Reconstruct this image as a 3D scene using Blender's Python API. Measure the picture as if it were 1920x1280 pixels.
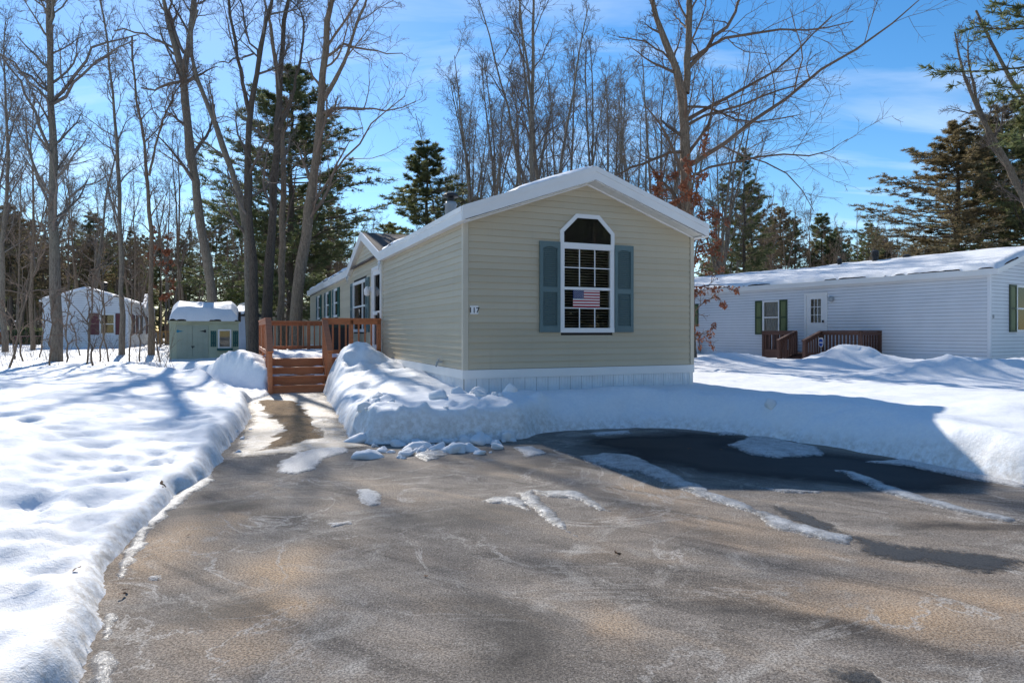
import bpy, math, random
import numpy as np
from mathutils import Vector, Matrix

# ------------------------------------------------------------------ camera, sky, sun, exposure
for o in list(bpy.data.objects): bpy.data.objects.remove(o)
scn = bpy.context.scene
COL = scn.collection
CAMZ, FPX, HOR = 1.30, 1231.0, 621.0          # camera height, focal length and horizon in photo pixels (1920 wide)
cam = bpy.data.cameras.new('camera'); camo = bpy.data.objects.new('camera', cam); COL.objects.link(camo)
camo.location = (0, 0, CAMZ); camo.rotation_euler = (math.radians(90), 0, 0)
cam.sensor_width = 36; cam.lens = 36*FPX/1920; cam.shift_y = -(640-HOR)/1920; cam.clip_start = .05; cam.clip_end = 3000
scn.camera = camo
scn.view_settings.view_transform = 'Standard'; scn.view_settings.look = 'None'
scn.view_settings.exposure = 0.48; scn.view_settings.gamma = 1

A1 = math.atan2(.389, .921)                    # heading of the front wall of the beige home
E1 = Vector((math.cos(A1), math.sin(A1), 0)); E2 = Vector((-math.sin(A1), math.cos(A1), 0))
SUN = (E1*-.065 + E2*1.455 + Vector((0, 0, 1))).normalized()
SEL = math.asin(SUN.z); SAZ = math.atan2(SUN.x, SUN.y)

W = bpy.data.worlds.new('World'); scn.world = W; W.use_nodes = True
nt = W.node_tree; nt.nodes.clear()
def N(t, **k):
    n = nt.nodes.new(t)
    for a, b in k.items(): setattr(n, a, b)
    return n
sky = N('ShaderNodeTexSky', sky_type='NISHITA', sun_disc=False, sun_elevation=SEL, sun_rotation=SAZ, altitude=60, air_density=1.0, dust_density=0.12, ozone_density=2.5)
hsv = N('ShaderNodeHueSaturation'); hsv.inputs['Saturation'].default_value = 1.32
nt.links.new(sky.outputs[0], hsv.inputs['Color'])
tc = N('ShaderNodeTexCoord'); sep = N('ShaderNodeSeparateXYZ'); nt.links.new(tc.outputs['Generated'], sep.inputs[0])
mz = N('ShaderNodeMath', operation='MAXIMUM'); nt.links.new(sep.outputs['Z'], mz.inputs[0]); mz.inputs[1].default_value = .02
ad = N('ShaderNodeMath', operation='ADD'); nt.links.new(mz.outputs[0], ad.inputs[0]); ad.inputs[1].default_value = .12
dx = N('ShaderNodeMath', operation='DIVIDE'); nt.links.new(sep.outputs['X'], dx.inputs[0]); nt.links.new(ad.outputs[0], dx.inputs[1])
dy = N('ShaderNodeMath', operation='DIVIDE'); nt.links.new(sep.outputs['Y'], dy.inputs[0]); nt.links.new(ad.outputs[0], dy.inputs[1])
cb = N('ShaderNodeCombineXYZ'); nt.links.new(dx.outputs[0], cb.inputs[0]); nt.links.new(dy.outputs[0], cb.inputs[1])
mp = N('ShaderNodeMapping'); mp.inputs['Rotation'].default_value = (0, 0, .35); mp.inputs['Scale'].default_value = (.55, 2.1, 1); mp.inputs['Location'].default_value = (3.1, 1.7, 0)
nt.links.new(cb.outputs[0], mp.inputs[0])
nz = N('ShaderNodeTexNoise'); nz.inputs['Scale'].default_value = 1.3; nz.inputs['Detail'].default_value = 6; nz.inputs['Roughness'].default_value = .55; nz.inputs['Distortion'].default_value = .6
nt.links.new(mp.outputs[0], nz.inputs[0])
cr = N('ShaderNodeMapRange'); cr.inputs[1].default_value = .50; cr.inputs[2].default_value = .85; cr.inputs[3].default_value = 0; cr.inputs[4].default_value = .45
nt.links.new(nz.outputs[0], cr.inputs[0])
mix = N('ShaderNodeMix', data_type='RGBA'); nt.links.new(cr.outputs[0], mix.inputs[0]); nt.links.new(hsv.outputs[0], mix.inputs[6]); mix.inputs[7].default_value = (8.5, 9.0, 9.6, 1)
bg = N('ShaderNodeBackground'); bg.inputs['Strength'].default_value = .118
nt.links.new(mix.outputs[2], bg.inputs['Color'])
wo = N('ShaderNodeOutputWorld'); nt.links.new(bg.outputs[0], wo.inputs[0])

sl = bpy.data.lights.new('sun', 'SUN'); sl.energy = 4.2; sl.angle = math.radians(.53); sl.color = (1, .945, .86)
so = bpy.data.objects.new('sun', sl); COL.objects.link(so); so.rotation_euler = SUN.to_track_quat('Z', 'Y').to_euler(); so.location = SUN*80

# ------------------------------------------------------------------ helpers
rng = np.random.default_rng(117); random.seed(117)
def px(x, y, d): return Vector(((x-960)/FPX*d, d, CAMZ+(HOR-y)/FPX*d))        # photo pixel at a known distance
def gpx(x, y, z=0.0):                                                          # photo pixel on the ground at height z
    d = (CAMZ-z)*FPX/(y-HOR); return ((x-960)/FPX*d, d)

def hashn(ix, iy, s):
    h = (ix.astype(np.int64)*374761393 + iy.astype(np.int64)*668265263 + s*1442695041) & 0xffffffff
    h = ((h ^ (h >> 13))*1274126177) & 0xffffffff
    return ((h ^ (h >> 16)) & 0xffff)/65535.0
def vnoise(x, y, s=0):
    ix = np.floor(x); iy = np.floor(y); fx = x-ix; fy = y-iy
    fx = fx*fx*fx*(fx*(fx*6-15)+10); fy = fy*fy*fy*(fy*(fy*6-15)+10)
    a = hashn(ix, iy, s); b = hashn(ix+1, iy, s); c = hashn(ix, iy+1, s); d = hashn(ix+1, iy+1, s)
    return (a+(b-a)*fx)*(1-fy)+(c+(d-c)*fx)*fy-.5
def fbm(x, y, s=0, o=4):
    v = 0; a = 1.0
    for i in range(o): v = v+a*vnoise(x*2**i+i*17.3, y*2**i-i*9.1, s+i); a *= .5
    return v
def sstep(a, b, x):
    t = np.clip((x-a)/(b-a), 0, 1); return t*t*(3-2*t)
def poly_sd(P, x, y):                                                          # signed distance to polygon, + outside
    P = np.asarray(P, float); best = np.full(x.shape, 1e9); ins = np.zeros(x.shape, bool)
    for i in range(len(P)):
        a = P[i]; b = P[(i+1) % len(P)]; e = b-a; L = e@e+1e-12
        t = np.clip(((x-a[0])*e[0]+(y-a[1])*e[1])/L, 0, 1)
        best = np.minimum(best, (x-a[0]-t*e[0])**2+(y-a[1]-t*e[1])**2)
        c = ((a[1] > y) != (b[1] > y)) & (x < (b[0]-a[0])*(y-a[1])/(b[1]-a[1]+1e-12)+a[0]); ins ^= c
    d = np.sqrt(best); return np.where(ins, -d, d)

# ---- materials
class Mat:
    def __init__(s, name):
        s.m = bpy.data.materials.new(name); s.m.use_nodes = True; s.t = s.m.node_tree; s.b = s.t.nodes['Principled BSDF']
    def n(s, t, **k):
        n = s.t.nodes.new(t)
        for a, b in k.items(): setattr(n, a, b)
        return n
    def l(s, a, b): s.t.links.new(a, b)
    def co(s, kind='Object'): return s.n('ShaderNodeTexCoord').outputs[kind]
    def noise(s, scale, detail=4, rough=.55, vec=None, stretch=None, dist=0):
        v = vec or s.co()
        if stretch:
            m = s.n('ShaderNodeMapping'); m.inputs['Scale'].default_value = stretch; s.l(v, m.inputs[0]); v = m.outputs[0]
        n = s.n('ShaderNodeTexNoise'); n.inputs['Scale'].default_value = scale; n.inputs['Detail'].default_value = detail; n.inputs['Roughness'].default_value = rough; n.inputs['Distortion'].default_value = dist
        s.l(v, n.inputs[0]); return n.outputs[0]
    def rng(s, v, a, b, c=0, d=1):
        r = s.n('ShaderNodeMapRange'); r.inputs[1].default_value = a; r.inputs[2].default_value = b; r.inputs[3].default_value = c; r.inputs[4].default_value = d
        s.l(v, r.inputs[0]); return r.outputs[0]
    def mix(s, f, a, b, mode='MIX'):
        m = s.n('ShaderNodeMix', data_type='RGBA', blend_type=mode)
        for v, i in ((f, 0), (a, 6), (b, 7)):
            if isinstance(v, (tuple, list)): m.inputs[i].default_value = (*v[:3], 1)
            elif isinstance(v, (int, float)): m.inputs[i].default_value = v
            else: s.l(v, m.inputs[i])
        return m.outputs[2]
    def math(s, op, a, b):
        m = s.n('ShaderNodeMath', operation=op)
        for v, i in ((a, 0), (b, 1)):
            if isinstance(v, (int, float)): m.inputs[i].default_value = v
            else: s.l(v, m.inputs[i])
        return m.outputs[0]
    def bump(s, h, dist, strength=1.0, prev=None):
        b = s.n('ShaderNodeBump'); b.inputs['Distance'].default_value = dist; b.inputs['Strength'].default_value = strength; s.l(h, b.inputs['Height'])
        if prev is not None: s.l(prev, b.inputs['Normal'])
        s.l(b.outputs[0], s.b.inputs['Normal']); return b.outputs[0]
    def base(s, c):
        if isinstance(c, (tuple, list)): s.b.inputs['Base Color'].default_value = (*c[:3], 1)
        else: s.l(c, s.b.inputs['Base Color'])
    def set(s, **k):
        for a, v in k.items():
            i = s.b.inputs[a.replace('_', ' ')]
            if isinstance(v, (int, float)): i.default_value = v
            else: s.l(v, i)
        return s
def paint(name, c, rough=.5, var=.12, scale=3.0, bump=0.0, stretch=None, spec=.4):
    m = Mat(name); n = m.noise(scale, 5, .6, stretch=stretch)
    c2 = tuple(x*(1-var) for x in c); c1 = tuple(min(1, x*(1+var*.6)) for x in c)
    m.base(m.mix(m.rng(n, .3, .7), c2, c1)); m.set(Roughness=rough); m.b.inputs['Specular IOR Level'].default_value = spec
    if bump: m.bump(m.noise(scale*14, 3, .6, stretch=stretch), bump)
    return m.m
def wood(name, c, rough=.6, var=.3, grain=(3, 30, 30)):
    m = Mat(name); n = m.noise(2.2, 5, .65, stretch=grain); w = m.noise(1.7, 3)
    a = m.mix(m.rng(n, .3, .7), tuple(x*(1-var) for x in c), tuple(min(1, x*(1+var*.7)) for x in c))
    m.base(m.mix(m.rng(w, .45, .8, 0, .35), a, tuple(min(1, x*1.5+.03) for x in c))); m.set(Roughness=rough); m.bump(n, .002, .6); return m.m
M = {}
m = Mat('beige_vinyl'); oi = m.n('ShaderNodeObjectInfo').outputs['Random']; n = m.noise(.9, 5, .6, stretch=(1, 1, 4)); st = m.noise(2.5, 5, .65, stretch=(3, 3, .25))
c = m.mix(m.rng(m.math('ADD', m.math('MULTIPLY', n, .6), m.math('MULTIPLY', oi, .4)), .25, .75), (.475, .405, .285), (.545, .47, .34)); m.base(m.mix(m.rng(st, .56, .75, 0, .18), c, (.32, .28, .21)))
m.set(Roughness=.45); m.b.inputs['Specular IOR Level'].default_value = .4; m.bump(m.noise(1.6, 3, .5, stretch=(1, 1, 2)), .006, .5); M['siding'] = m.m
M['post'] = paint('beige_trim', (.56, .50, .39), .45, .05)
M['white'] = paint('white_trim', (.78, .77, .75), .4, .05, 1.5)
M['wsiding'] = paint('white_vinyl', (.72, .73, .75), .45, .06, 1.0)
M['lapshade'] = paint('painted_lap_shade', (.36, .37, .40), .6, .2, 2)  # darker grey that paints the shadow line under each lap
M['skirt'] = paint('white_skirting', (.76, .78, .80), .4, .12, 3)
M['soffit'] = paint('cream_soffit', (.74, .71, .64), .5, .05)
M['teal'] = paint('teal_shutter', (.105, .165, .17), .5, .15, 2)
M['green'] = paint('green_shutter', (.045, .07, .03), .55, .15)
M['greenpanel'] = paint('light_green_panel', (.13, .16, .065), .55, .12)
M['dkteal'] = paint('dark_teal', (.02, .10, .085), .5, .15)
M['maroon'] = paint('maroon_paint', (.13, .035, .04), .55, .15)
M['black'] = paint('black_metal', (.02, .02, .022), .5, .2)
M['grey'] = paint('galvanised_grey', (.33, .36, .38), .4, .15, 6)
M['dark'] = paint('dark_interior', (.025, .022, .02), .8, .2)
M['blind'] = paint('window_blind', (.42, .38, .31), .6, .1)
M['curtain'] = paint('pale_curtain', (.5, .5, .5), .9, .15, 5)
M['red'] = wood('red_stained_wood', (.50, .17, .065), .55, .28)
M['brown'] = wood('dark_brown_wood', (.10, .045, .03), .65, .3)
M['yellowwood'] = wood('yellow_wood', (.45, .27, .10), .6)
M['shedgreen'] = paint('pale_green_siding', (.46, .48, .34), .55, .1, 2)
M['sheddoor'] = paint('grey_green_door', (.36, .39, .30), .55, .12, 2)
M['blue'] = paint('blue_metal', (.02, .22, .33), .45)
M['navy'] = paint('sign_blue', (.015, .06, .30), .35, .05)
M['ink'] = paint('black_ink', (.01, .01, .012), .4, .05)
M['flagred'] = paint('flag_red', (.38, .02, .035), .8, .08)
M['flagwhite'] = paint('flag_white', (.70, .66, .62), .8, .05)
M['flagblue'] = paint('flag_blue', (.02, .035, .13), .8, .05)
M['beige2'] = paint('tan_siding', (.46, .38, .29), .6, .12)
M['bluegrey'] = paint('blue_grey_siding', (.30, .36, .45), .6, .12)
M['orange'] = paint('orange_leaf', (.50, .16, .06), .7, .3, 8)
M['yellow'] = paint('yellow_paint', (.6, .5, .2), .5)
M['deadleaf'] = paint('brown_oak_leaf', (.34, .12, .055), .7, .4, 3)
M['drygrass'] = paint('dry_leaf', (.22, .11, .05), .8, .4, 9)
m = Mat('shingle'); n = m.noise(9, 5); br = m.n('ShaderNodeTexBrick'); br.inputs['Scale'].default_value = 1; br.inputs['Brick Width'].default_value = .3; br.inputs['Row Height'].default_value = .14; br.inputs['Mortar Size'].default_value = .006
m.l(m.co(), br.inputs[0]); br.inputs['Color1'].default_value = (.085, .062, .05, 1); br.inputs['Color2'].default_value = (.12, .09, .072, 1); br.inputs['Mortar'].default_value = (.03, .025, .02, 1)
m.base(m.mix(m.rng(n, .3, .7, 0, .4), br.outputs[0], (.05, .04, .035))); m.set(Roughness=.9); m.bump(m.noise(60, 3), .003); M['shingle'] = m.m
m = Mat('window_glass'); m.t.nodes.remove(m.b); tr = m.n('ShaderNodeBsdfTransparent'); tr.inputs[0].default_value = (.90, .91, .90, 1)
gl = m.n('ShaderNodeBsdfGlossy'); gl.inputs['Roughness'].default_value = .02; fr = m.n('ShaderNodeFresnel'); fr.inputs[0].default_value = 1.5
ms = m.n('ShaderNodeMixShader'); m.l(fr.outputs[0], ms.inputs[0]); m.l(tr.outputs[0], ms.inputs[1]); m.l(gl.outputs[0], ms.inputs[2]); m.l(ms.outputs[0], m.t.nodes['Material Output'].inputs[0]); M['glass'] = m.m
m = Mat('icicle_ice'); m.base((.8, .85, .9)); m.set(Roughness=.08); m.b.inputs['Transmission Weight'].default_value = .6; m.b.inputs['IOR'].default_value = 1.31; M['icicle'] = m.m

def snowmat(name, dirt=True):
    m = Mat(name); v = m.co('Object')
    n1 = m.noise(2.2, 6, .6, v); n2 = m.noise(24, 4, .65, v); n3 = m.noise(150, 2, .6, v)
    c = m.mix(m.rng(n2, .35, .7), (.80, .81, .83), (.88, .88, .88))
    if dirt:
        at = m.n('ShaderNodeAttribute', attribute_name='dirt'); d = m.noise(14, 5, .7, v)
        f = m.math('MULTIPLY', at.outputs['Fac'], m.rng(d, .38, .62))
        c = m.mix(f, c, (.42, .37, .31))
    m.base(c); m.set(Roughness=.65); m.b.inputs['Specular IOR Level'].default_value = .35
    m.b.inputs['Subsurface Weight'].default_value = 0.0
    p = m.bump(n1, .05, .25); p = m.bump(m.noise(8, 7, .72, v), .035, .30, p); p = m.bump(n2, .012, .25, p); m.bump(n3, .005, .6, p); return m.m
M['snow'] = snowmat('snow'); M['snow2'] = snowmat('packed_snow', False)

def barkmat(name, c1, c2, c3, moss=.0):
    m = Mat(name); v = m.co('Object')
    n = m.noise(5, 6, .7, v, (5, 5, .9)); b = m.noise(1.1, 4, .6, v, (1.4, 1.4, .5)); f = m.noise(14, 4, .7, v, (2.5, 2.5, 1))
    c = m.mix(m.rng(n, .35, .66), c1, c2); c = m.mix(m.rng(b, .48, .66, 0, .8), c, c3)
    c = m.mix(m.rng(f, .56, .68, 0, .85), c, tuple(x*.28 for x in c1))
    m.base(c); m.set(Roughness=.9); m.b.inputs['Specular IOR Level'].default_value = .15; m.bump(n, .05, 1.0); return m.m
M['bark'] = barkmat('grey_bark', (.15, .117, .09), (.33, .275, .215), (.25, .22, .165))
M['bark2'] = barkmat('brown_bark', (.16, .115, .08), (.34, .255, .18), (.24, .185, .13))
M['barkdark'] = barkmat('pine_bark', (.08, .062, .048), (.17, .13, .10), (.12, .10, .08))
def twigmat(name, c1, c2):
    m = Mat(name); oi = m.n('ShaderNodeObjectInfo'); n = m.noise(.8, 3)
    m.base(m.mix(m.rng(m.math('ADD', n, m.math('MULTIPLY', oi.outputs['Random'], .3)), .4, .9), c1, c2)); m.set(Roughness=.85); m.b.inputs['Specular IOR Level'].default_value = .2; return m.m
M['twig'] = twigmat('grey_twig', (.13, .10, .085), (.22, .19, .16))
M['twig2'] = twigmat('brown_twig', (.15, .10, .07), (.24, .175, .13))
def needlemat(name, c1, c2, c3):
    m = Mat(name); oi = m.n('ShaderNodeObjectInfo'); n = m.noise(.75, 3); n2 = m.noise(5, 2)
    c = m.mix(m.rng(m.math('ADD', n, m.math('MULTIPLY', oi.outputs['Random'], .25)), .40, .85), c1, c2); c = m.mix(m.rng(n2, .45, .7, 0, .6), c, c3); m.base(c); m.set(Roughness=.5)
    t = m.n('ShaderNodeBsdfTranslucent'); m.l(c, t.inputs[0]); x = m.n('ShaderNodeMixShader'); x.inputs[0].default_value = .5; m.l(m.b.outputs[0], x.inputs[1]); m.l(t.outputs[0], x.inputs[2]); m.l(x.outputs[0], m.t.nodes['Material Output'].inputs[0])
    return m.m
M['needle'] = needlemat('pine_needles', (.085, .12, .05), (.18, .19, .075), (.26, .23, .10))
M['needle2'] = needlemat('winter_brown_needles', (.15, .135, .065), (.25, .19, .10), (.31, .22, .12))

# ---- mesh building
class MB:
    def __init__(s): s.v = []; s.f = []; s.mi = []; s.cur = 0
    def quad(s, *p):
        i = len(s.v); s.v += [tuple(q) for q in p]; s.f.append(tuple(range(i, i+len(p)))); s.mi.append(s.cur); return s
    def box(s, x0, x1, y0, y1, z0, z1):
        if x0 > x1: x0, x1 = x1, x0
        if y0 > y1: y0, y1 = y1, y0
        if z0 > z1: z0, z1 = z1, z0
        return s.hexa([(x0, y0, z0), (x1, y0, z0), (x1, y1, z0), (x0, y1, z0)], [(x0, y0, z1), (x1, y0, z1), (x1, y1, z1), (x0, y1, z1)])
    def hexa(s, b, t):
        i = len(s.v); n = len(b); s.v += [tuple(q) for q in b]+[tuple(q) for q in t]
        F = [tuple(i+k for k in range(n))[::-1], tuple(i+n+k for k in range(n))]+[(i+k, i+(k+1) % n, i+n+(k+1) % n, i+n+k) for k in range(n)]
        s.f += F; s.mi += [s.cur]*len(F); return s
    def bar(s, a, b, w, h, up=(0, 0, 1)):                                       # straight bar with rectangular section
        a = Vector(a); b = Vector(b); d = (b-a).normalized(); u = Vector(up); r = d.cross(u)
        if r.length < 1e-4: r = d.cross(Vector((0, 1, 0)))
        r.normalize(); u = r.cross(d); c = [(-w/2, -h/2), (w/2, -h/2), (w/2, h/2), (-w/2, h/2)]
        return s.hexa([a+r*x+u*y for x, y in c], [b+r*x+u*y for x, y in c])
    def lathe(s, c, prof, n=16):
        i0 = len(s.v)
        for r, z in prof:
            for k in range(n):
                a = 2*math.pi*k/n; s.v.append((c[0]+r*math.cos(a), c[1]+r*math.sin(a), c[2]+z))
        for j in range(len(prof)-1):
            for k in range(n):
                s.f.append((i0+j*n+k, i0+j*n+(k+1) % n, i0+(j+1)*n+(k+1) % n, i0+(j+1)*n+k)); s.mi.append(s.cur)
        s.f.append(tuple(i0+k for k in range(n))[::-1]); s.f.append(tuple(i0+(len(prof)-1)*n+k for k in range(n))); s.mi += [s.cur]*2; return s
    def build(s, name, mat, parent=None, smooth=False, bevel=0):
        me = bpy.data.meshes.new(name); me.from_pydata(s.v, [], s.f)
        mats = mat if isinstance(mat, list) else [mat]
        for q in mats: me.materials.append(M[q] if isinstance(q, str) else q)
        if len(mats) > 1: me.polygons.foreach_set('material_index', s.mi)
        if smooth: me.polygons.foreach_set('use_smooth', [True]*len(me.polygons))
        me.update(); o = bpy.data.objects.new(name, me); COL.objects.link(o)
        if parent: o.parent = parent
        if bevel:
            b = o.modifiers.new('b', 'BEVEL'); b.width = bevel; b.segments = 2; b.limit_method = 'ANGLE'
        return o
def npmesh(name, V, F, mat, parent=None, smooth=True, mats=None):
    V = np.asarray(V, np.float32); F = np.asarray(F, np.int32); k = F.shape[1]
    me = bpy.data.meshes.new(name); me.vertices.add(len(V)); me.vertices.foreach_set('co', V.ravel())
    me.loops.add(F.size); me.loops.foreach_set('vertex_index', F.ravel()); me.polygons.add(len(F))
    me.polygons.foreach_set('loop_start', np.arange(0, F.size, k, dtype=np.int32)); me.polygons.foreach_set('loop_total', np.full(len(F), k, np.int32))
    if smooth: me.polygons.foreach_set('use_smooth', np.ones(len(F), bool))
    me.materials.append(M[mat] if isinstance(mat, str) else mat); me.update(calc_edges=True)
    o = bpy.data.objects.new(name, me); COL.objects.link(o)
    if parent: o.parent = parent
    return o
def tag(o, label=None, cat=None, group=None, kind=None):
    if label: o['label'] = label
    if cat: o['category'] = cat
    if group: o['group'] = group
    if kind: o['kind'] = kind
    return o
def thing(name, label, cat, loc=(0, 0, 0), rz=0, group=None):
    o = bpy.data.objects.new(name, None); o.empty_display_size = .2; COL.objects.link(o); o.location = loc; o.rotation_euler = (0, 0, rz); return tag(o, label, cat, group)
def link_copy(src, parent, loc=None, rot=None, scale=None):
    c = src.copy(); COL.objects.link(c); c.parent = parent
    if loc is not None: c.location = loc
    if rot is not None: c.rotation_euler = rot
    if scale is not None: c.scale = scale
    return c
def text_mesh(s, size, mat, name, parent, loc, rot, depth=.002, align='CENTER'):
    cu = bpy.data.curves.new(name, 'FONT'); cu.body = s; cu.size = size; cu.extrude = depth; cu.align_x = align; cu.offset = size*.018
    t = bpy.data.objects.new(name+'_c', cu); COL.objects.link(t); bpy.context.view_layer.update()
    me = bpy.data.meshes.new_from_object(t.evaluated_get(bpy.context.evaluated_depsgraph_get())); bpy.data.objects.remove(t)
    me.materials.clear(); me.materials.append(M[mat]); o = bpy.data.objects.new(name, me); COL.objects.link(o); o.parent = parent; o.location = loc; o.rotation_euler = rot; return o

# ------------------------------------------------------------------ ground: cleared driveway and path, snow field
CLEAR = [(-1.3, -8), (-1.25, .5), gpx(150, 1280), gpx(176, 1200), gpx(205, 1120), gpx(240, 1030), gpx(290, 970), gpx(338, 925), gpx(398, 893), gpx(418, 858), gpx(428, 842),
         gpx(472, 786), gpx(466, 757), gpx(505, 742), (-5.1, 13.9), (-4.0, 14.4), gpx(605, 736), gpx(618, 757), gpx(638, 792), gpx(655, 822), gpx(690, 833), gpx(760, 832), gpx(830, 829), gpx(975, 823),
         gpx(1060, 808), gpx(1150, 803), gpx(1260, 803), gpx(1400, 818), gpx(1530, 836), gpx(1700, 866), gpx(1830, 891), gpx(1920, 909), (4.75, 4.9), (5.6, 3.4), (7.2, 1.5), (12, -8)]
H1 = Vector((-.72, 9.86, 0))                                                   # front left corner of the beige home
def hloc(x, y): return (H1.x+E1.x*x+E2.x*y, H1.y+E1.y*x+E2.y*y)
MOUNDS = [  # x, y, rx, ry, angle, height
    (-3.15, 13.75, .75, .95, .4, .56), (-2.35, 12.0, .8, 1.3, .4, .26), (-1.5, 9.9, .8, 1.3, .35, .10), (-.6, 8.75, 1.1, .45, .1, .06),
    (-6.4, 15.6, .7, 1.9, .4, .40), (-6.3, 14.1, .6, .7, .4, .2), (-7.5, 15.9, .7, 1.0, .4, .16),
    (8.9, 17.3, .9, .8, .4, .46), (10.0, 16.6, 1.2, .7, -.4, .22), (8.9, 13.3, 1.3, .7, -.25, .36), (10.4, 12.9, 1.1, .6, -.3, .2), (11.6, 14.9, .9, .7, 0, .32), (6.8, 20.3, 1.2, .7, 0, .26), (7.0, 17.6, 1.4, .5, .1, .12),
    (-12.6, 24.6, 3.2, 3.0, 0, -.36), (-3.6, 13.0, .5, .8, .4, .10), (6.0, 7.6, 1.0, .7, -.4, .10), (2.0, 9.6, 1.8, .35, .25, .05), (4.6, 8.9, 1.2, .6, -.3, .06), (-9, 10, 2.5, 2, 0, .08), (-6.0, 5.5, 1.6, 1.2, 0, .06)]
DENTS = [(*gpx(145, 790, .4), .16, .10), (*gpx(100, 800, .4), .12, .05), (*gpx(185, 800, .4), .13, .05), (*gpx(205, 860, .4), .16, .07), (*gpx(130, 965, .35), .12, .06), (*gpx(110, 1185, .2), .06, .05), (*gpx(60, 1105, .2), .10, .05), (*gpx(40, 870, .4), .2, .07)]
_r = np.random.default_rng(5)
for i in range(120):
    DENTS.append((_r.uniform(-7, -2.2), _r.uniform(2.2, 9), _r.uniform(.05, .13), _r.uniform(.025, .07)))
for i in range(40):
    DENTS.append((_r.uniform(-3.5, 6), _r.uniform(8, 14), _r.uniform(.06, .14), _r.uniform(.02, .06)))
TRENCH = [(-4.75, 12.6), (-7.9, 16.2), (-10.9, 20.2)]
def snow_h(x, y):
    x = np.asarray(x, float); y = np.asarray(y, float); d = np.full(x.shape, 50.)
    m = (np.abs(x) < 25) & (y > -15) & (y < 30)
    ja = .06+.03*sstep(7, 4, y)+.09*sstep(6.2, 7, y)*sstep(-.2, .6, x)*sstep(10, 9, y); jx = x+ja*fbm(x*2.3, y*2.3, 31, 3); jy = y+ja*fbm(x*2.3, y*2.3, 57, 3)
    d[m] = poly_sd(CLEAR, jx[m], jy[m])
    left = sstep(-.5, -1.6, x)*sstep(9, 6.0, y)
    Hh = .37+.07*fbm(x*.35, y*.35, 3, 3)*sstep(0, 2, d)-.13*sstep(-1.6, -2.4, x)*sstep(13.6, 12.4, y)*sstep(2.6, .3, d)
    near = sstep(8.0, 3.5, y)*left                                             # thin melted rim by the camera
    Hh = Hh*(1-.50*near*sstep(1.8, .1, d)-.10*near)
    bank = sstep(-.2, .8, x)*sstep(6, 7.5, y)
    wdt = .20-.07*near+.45*bank*sstep(0, 1, x)+.10*sstep(3, 4.5, x)
    e = np.clip(d/wdt, 0, 1); prof = 1-(1-e)**2.2
    z = -.05+(Hh+.05)*prof
    crest = sstep(-1, .3, x)*sstep(6, 8, y)*sstep(12, 10, y)*sstep(7, 5, x)
    z = z+crest*.075*np.exp(-((d-.75)/.35)**2)
    out = sstep(.02, .35, d)
    for (cx, cy, rx, ry, a, h) in MOUNDS:
        ux = (x-cx)*math.cos(a)+(y-cy)*math.sin(a); uy = -(x-cx)*math.sin(a)+(y-cy)*math.cos(a)
        g = np.exp(-(ux/rx)**2-(uy/ry)**2); z = z+out*h*g*(1+.35*fbm(x*2.6, y*2.6, 11, 4))
    # shovelled trench towards the shed
    t = np.full(x.shape, 9.)
    for a, b in zip(TRENCH[:-1], TRENCH[1:]):
        a = np.array(a); b = np.array(b); ee = b-a; s = np.clip(((x-a[0])*ee[0]+(y-a[1])*ee[1])/(ee@ee), 0, 1)
        t = np.minimum(t, np.hypot(x-a[0]-s*ee[0], y-a[1]-s*ee[1]))
    z = np.minimum(z, z*(1-sstep(.62, .34, t))+.06*sstep(.62, .34, t))
    rough = out*(.022*fbm(x*2.7, y*2.7, 21, 2)+.005*fbm(x*11, y*11, 23, 2)+.030*sstep(-1.5, -2.2, x)*sstep(14, 9, y)*fbm(x*5.5, y*5.5, 27, 4))
    z = z+rough*(1+1.3*sstep(1.2, .1, d)*sstep(30, 15, y)*(1-.8*bank))
    z = z+out*near*sstep(2.2, .2, d)*(.045*fbm(x*6, y*6, 29, 4)+.05*np.maximum(fbm(x*3.5, y*3.5, 33, 3), 0))
    # broken lumps along the ploughed edge
    lum = np.maximum(fbm(x*5.5, y*5.5, 41, 3)-.02, 0); z = z+.15*lum*sstep(.02, .12, d)*sstep(.85, .2, d)*(sstep(-2.6, -1.9, x)*sstep(.9, .2, x)*sstep(7.0, 7.5, y)*1.0+.22*sstep(6.5, 5, y)+.04)
    for (cx, cy, r, h) in DENTS:
        q = ((x-cx)**2+(y-cy)**2)/r**2; z = z-out*h*np.where(q < 9, np.exp(-q), 0)
    return z, d
def sh(x, y): return float(snow_h(np.array([x]), np.array([y]))[0][0])
def graded(a, b, core, lo, hi, g):
    v = list(np.arange(a, b, core)); s = core; p = v[-1]
    while p < hi: s *= 1+g; p += s; v.append(p)
    s = core; p = a
    while p > lo: s *= 1+g; p -= s; v.insert(0, p)
    return np.array(v)
gx = graded(-5.2, 6.2, .045, -260, 260, .032); gy = graded(2.2, 14.6, .05, -60, 320, .027)
X, Y = np.meshgrid(gx, gy); Z, D = snow_h(X, Y)
nxx, nyy = len(gx), len(gy); idx = np.arange(nxx*nyy).reshape(nyy, nxx)
F = np.stack([idx[:-1, :-1], idx[:-1, 1:], idx[1:, 1:], idx[1:, :-1]], -1).reshape(-1, 4)
dd = np.stack([D[:-1, :-1], D[:-1, 1:], D[1:, 1:], D[1:, :-1]], -1).reshape(-1, 4)
F = F[dd.max(1) > -.25]
snow = npmesh('snow_ground', np.stack([X, Y, Z], -1).reshape(-1, 3), F, 'snow'); tag(snow, kind='structure')
dirt = ((sstep(.22, .0, D)*.8+.35*sstep(1.2, .2, D)*sstep(-1.2, -2, X)*sstep(5, 3.5, Y))*(np.abs(X) < 20)*(Y < 20)).clip(0, 1)*.8
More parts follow.
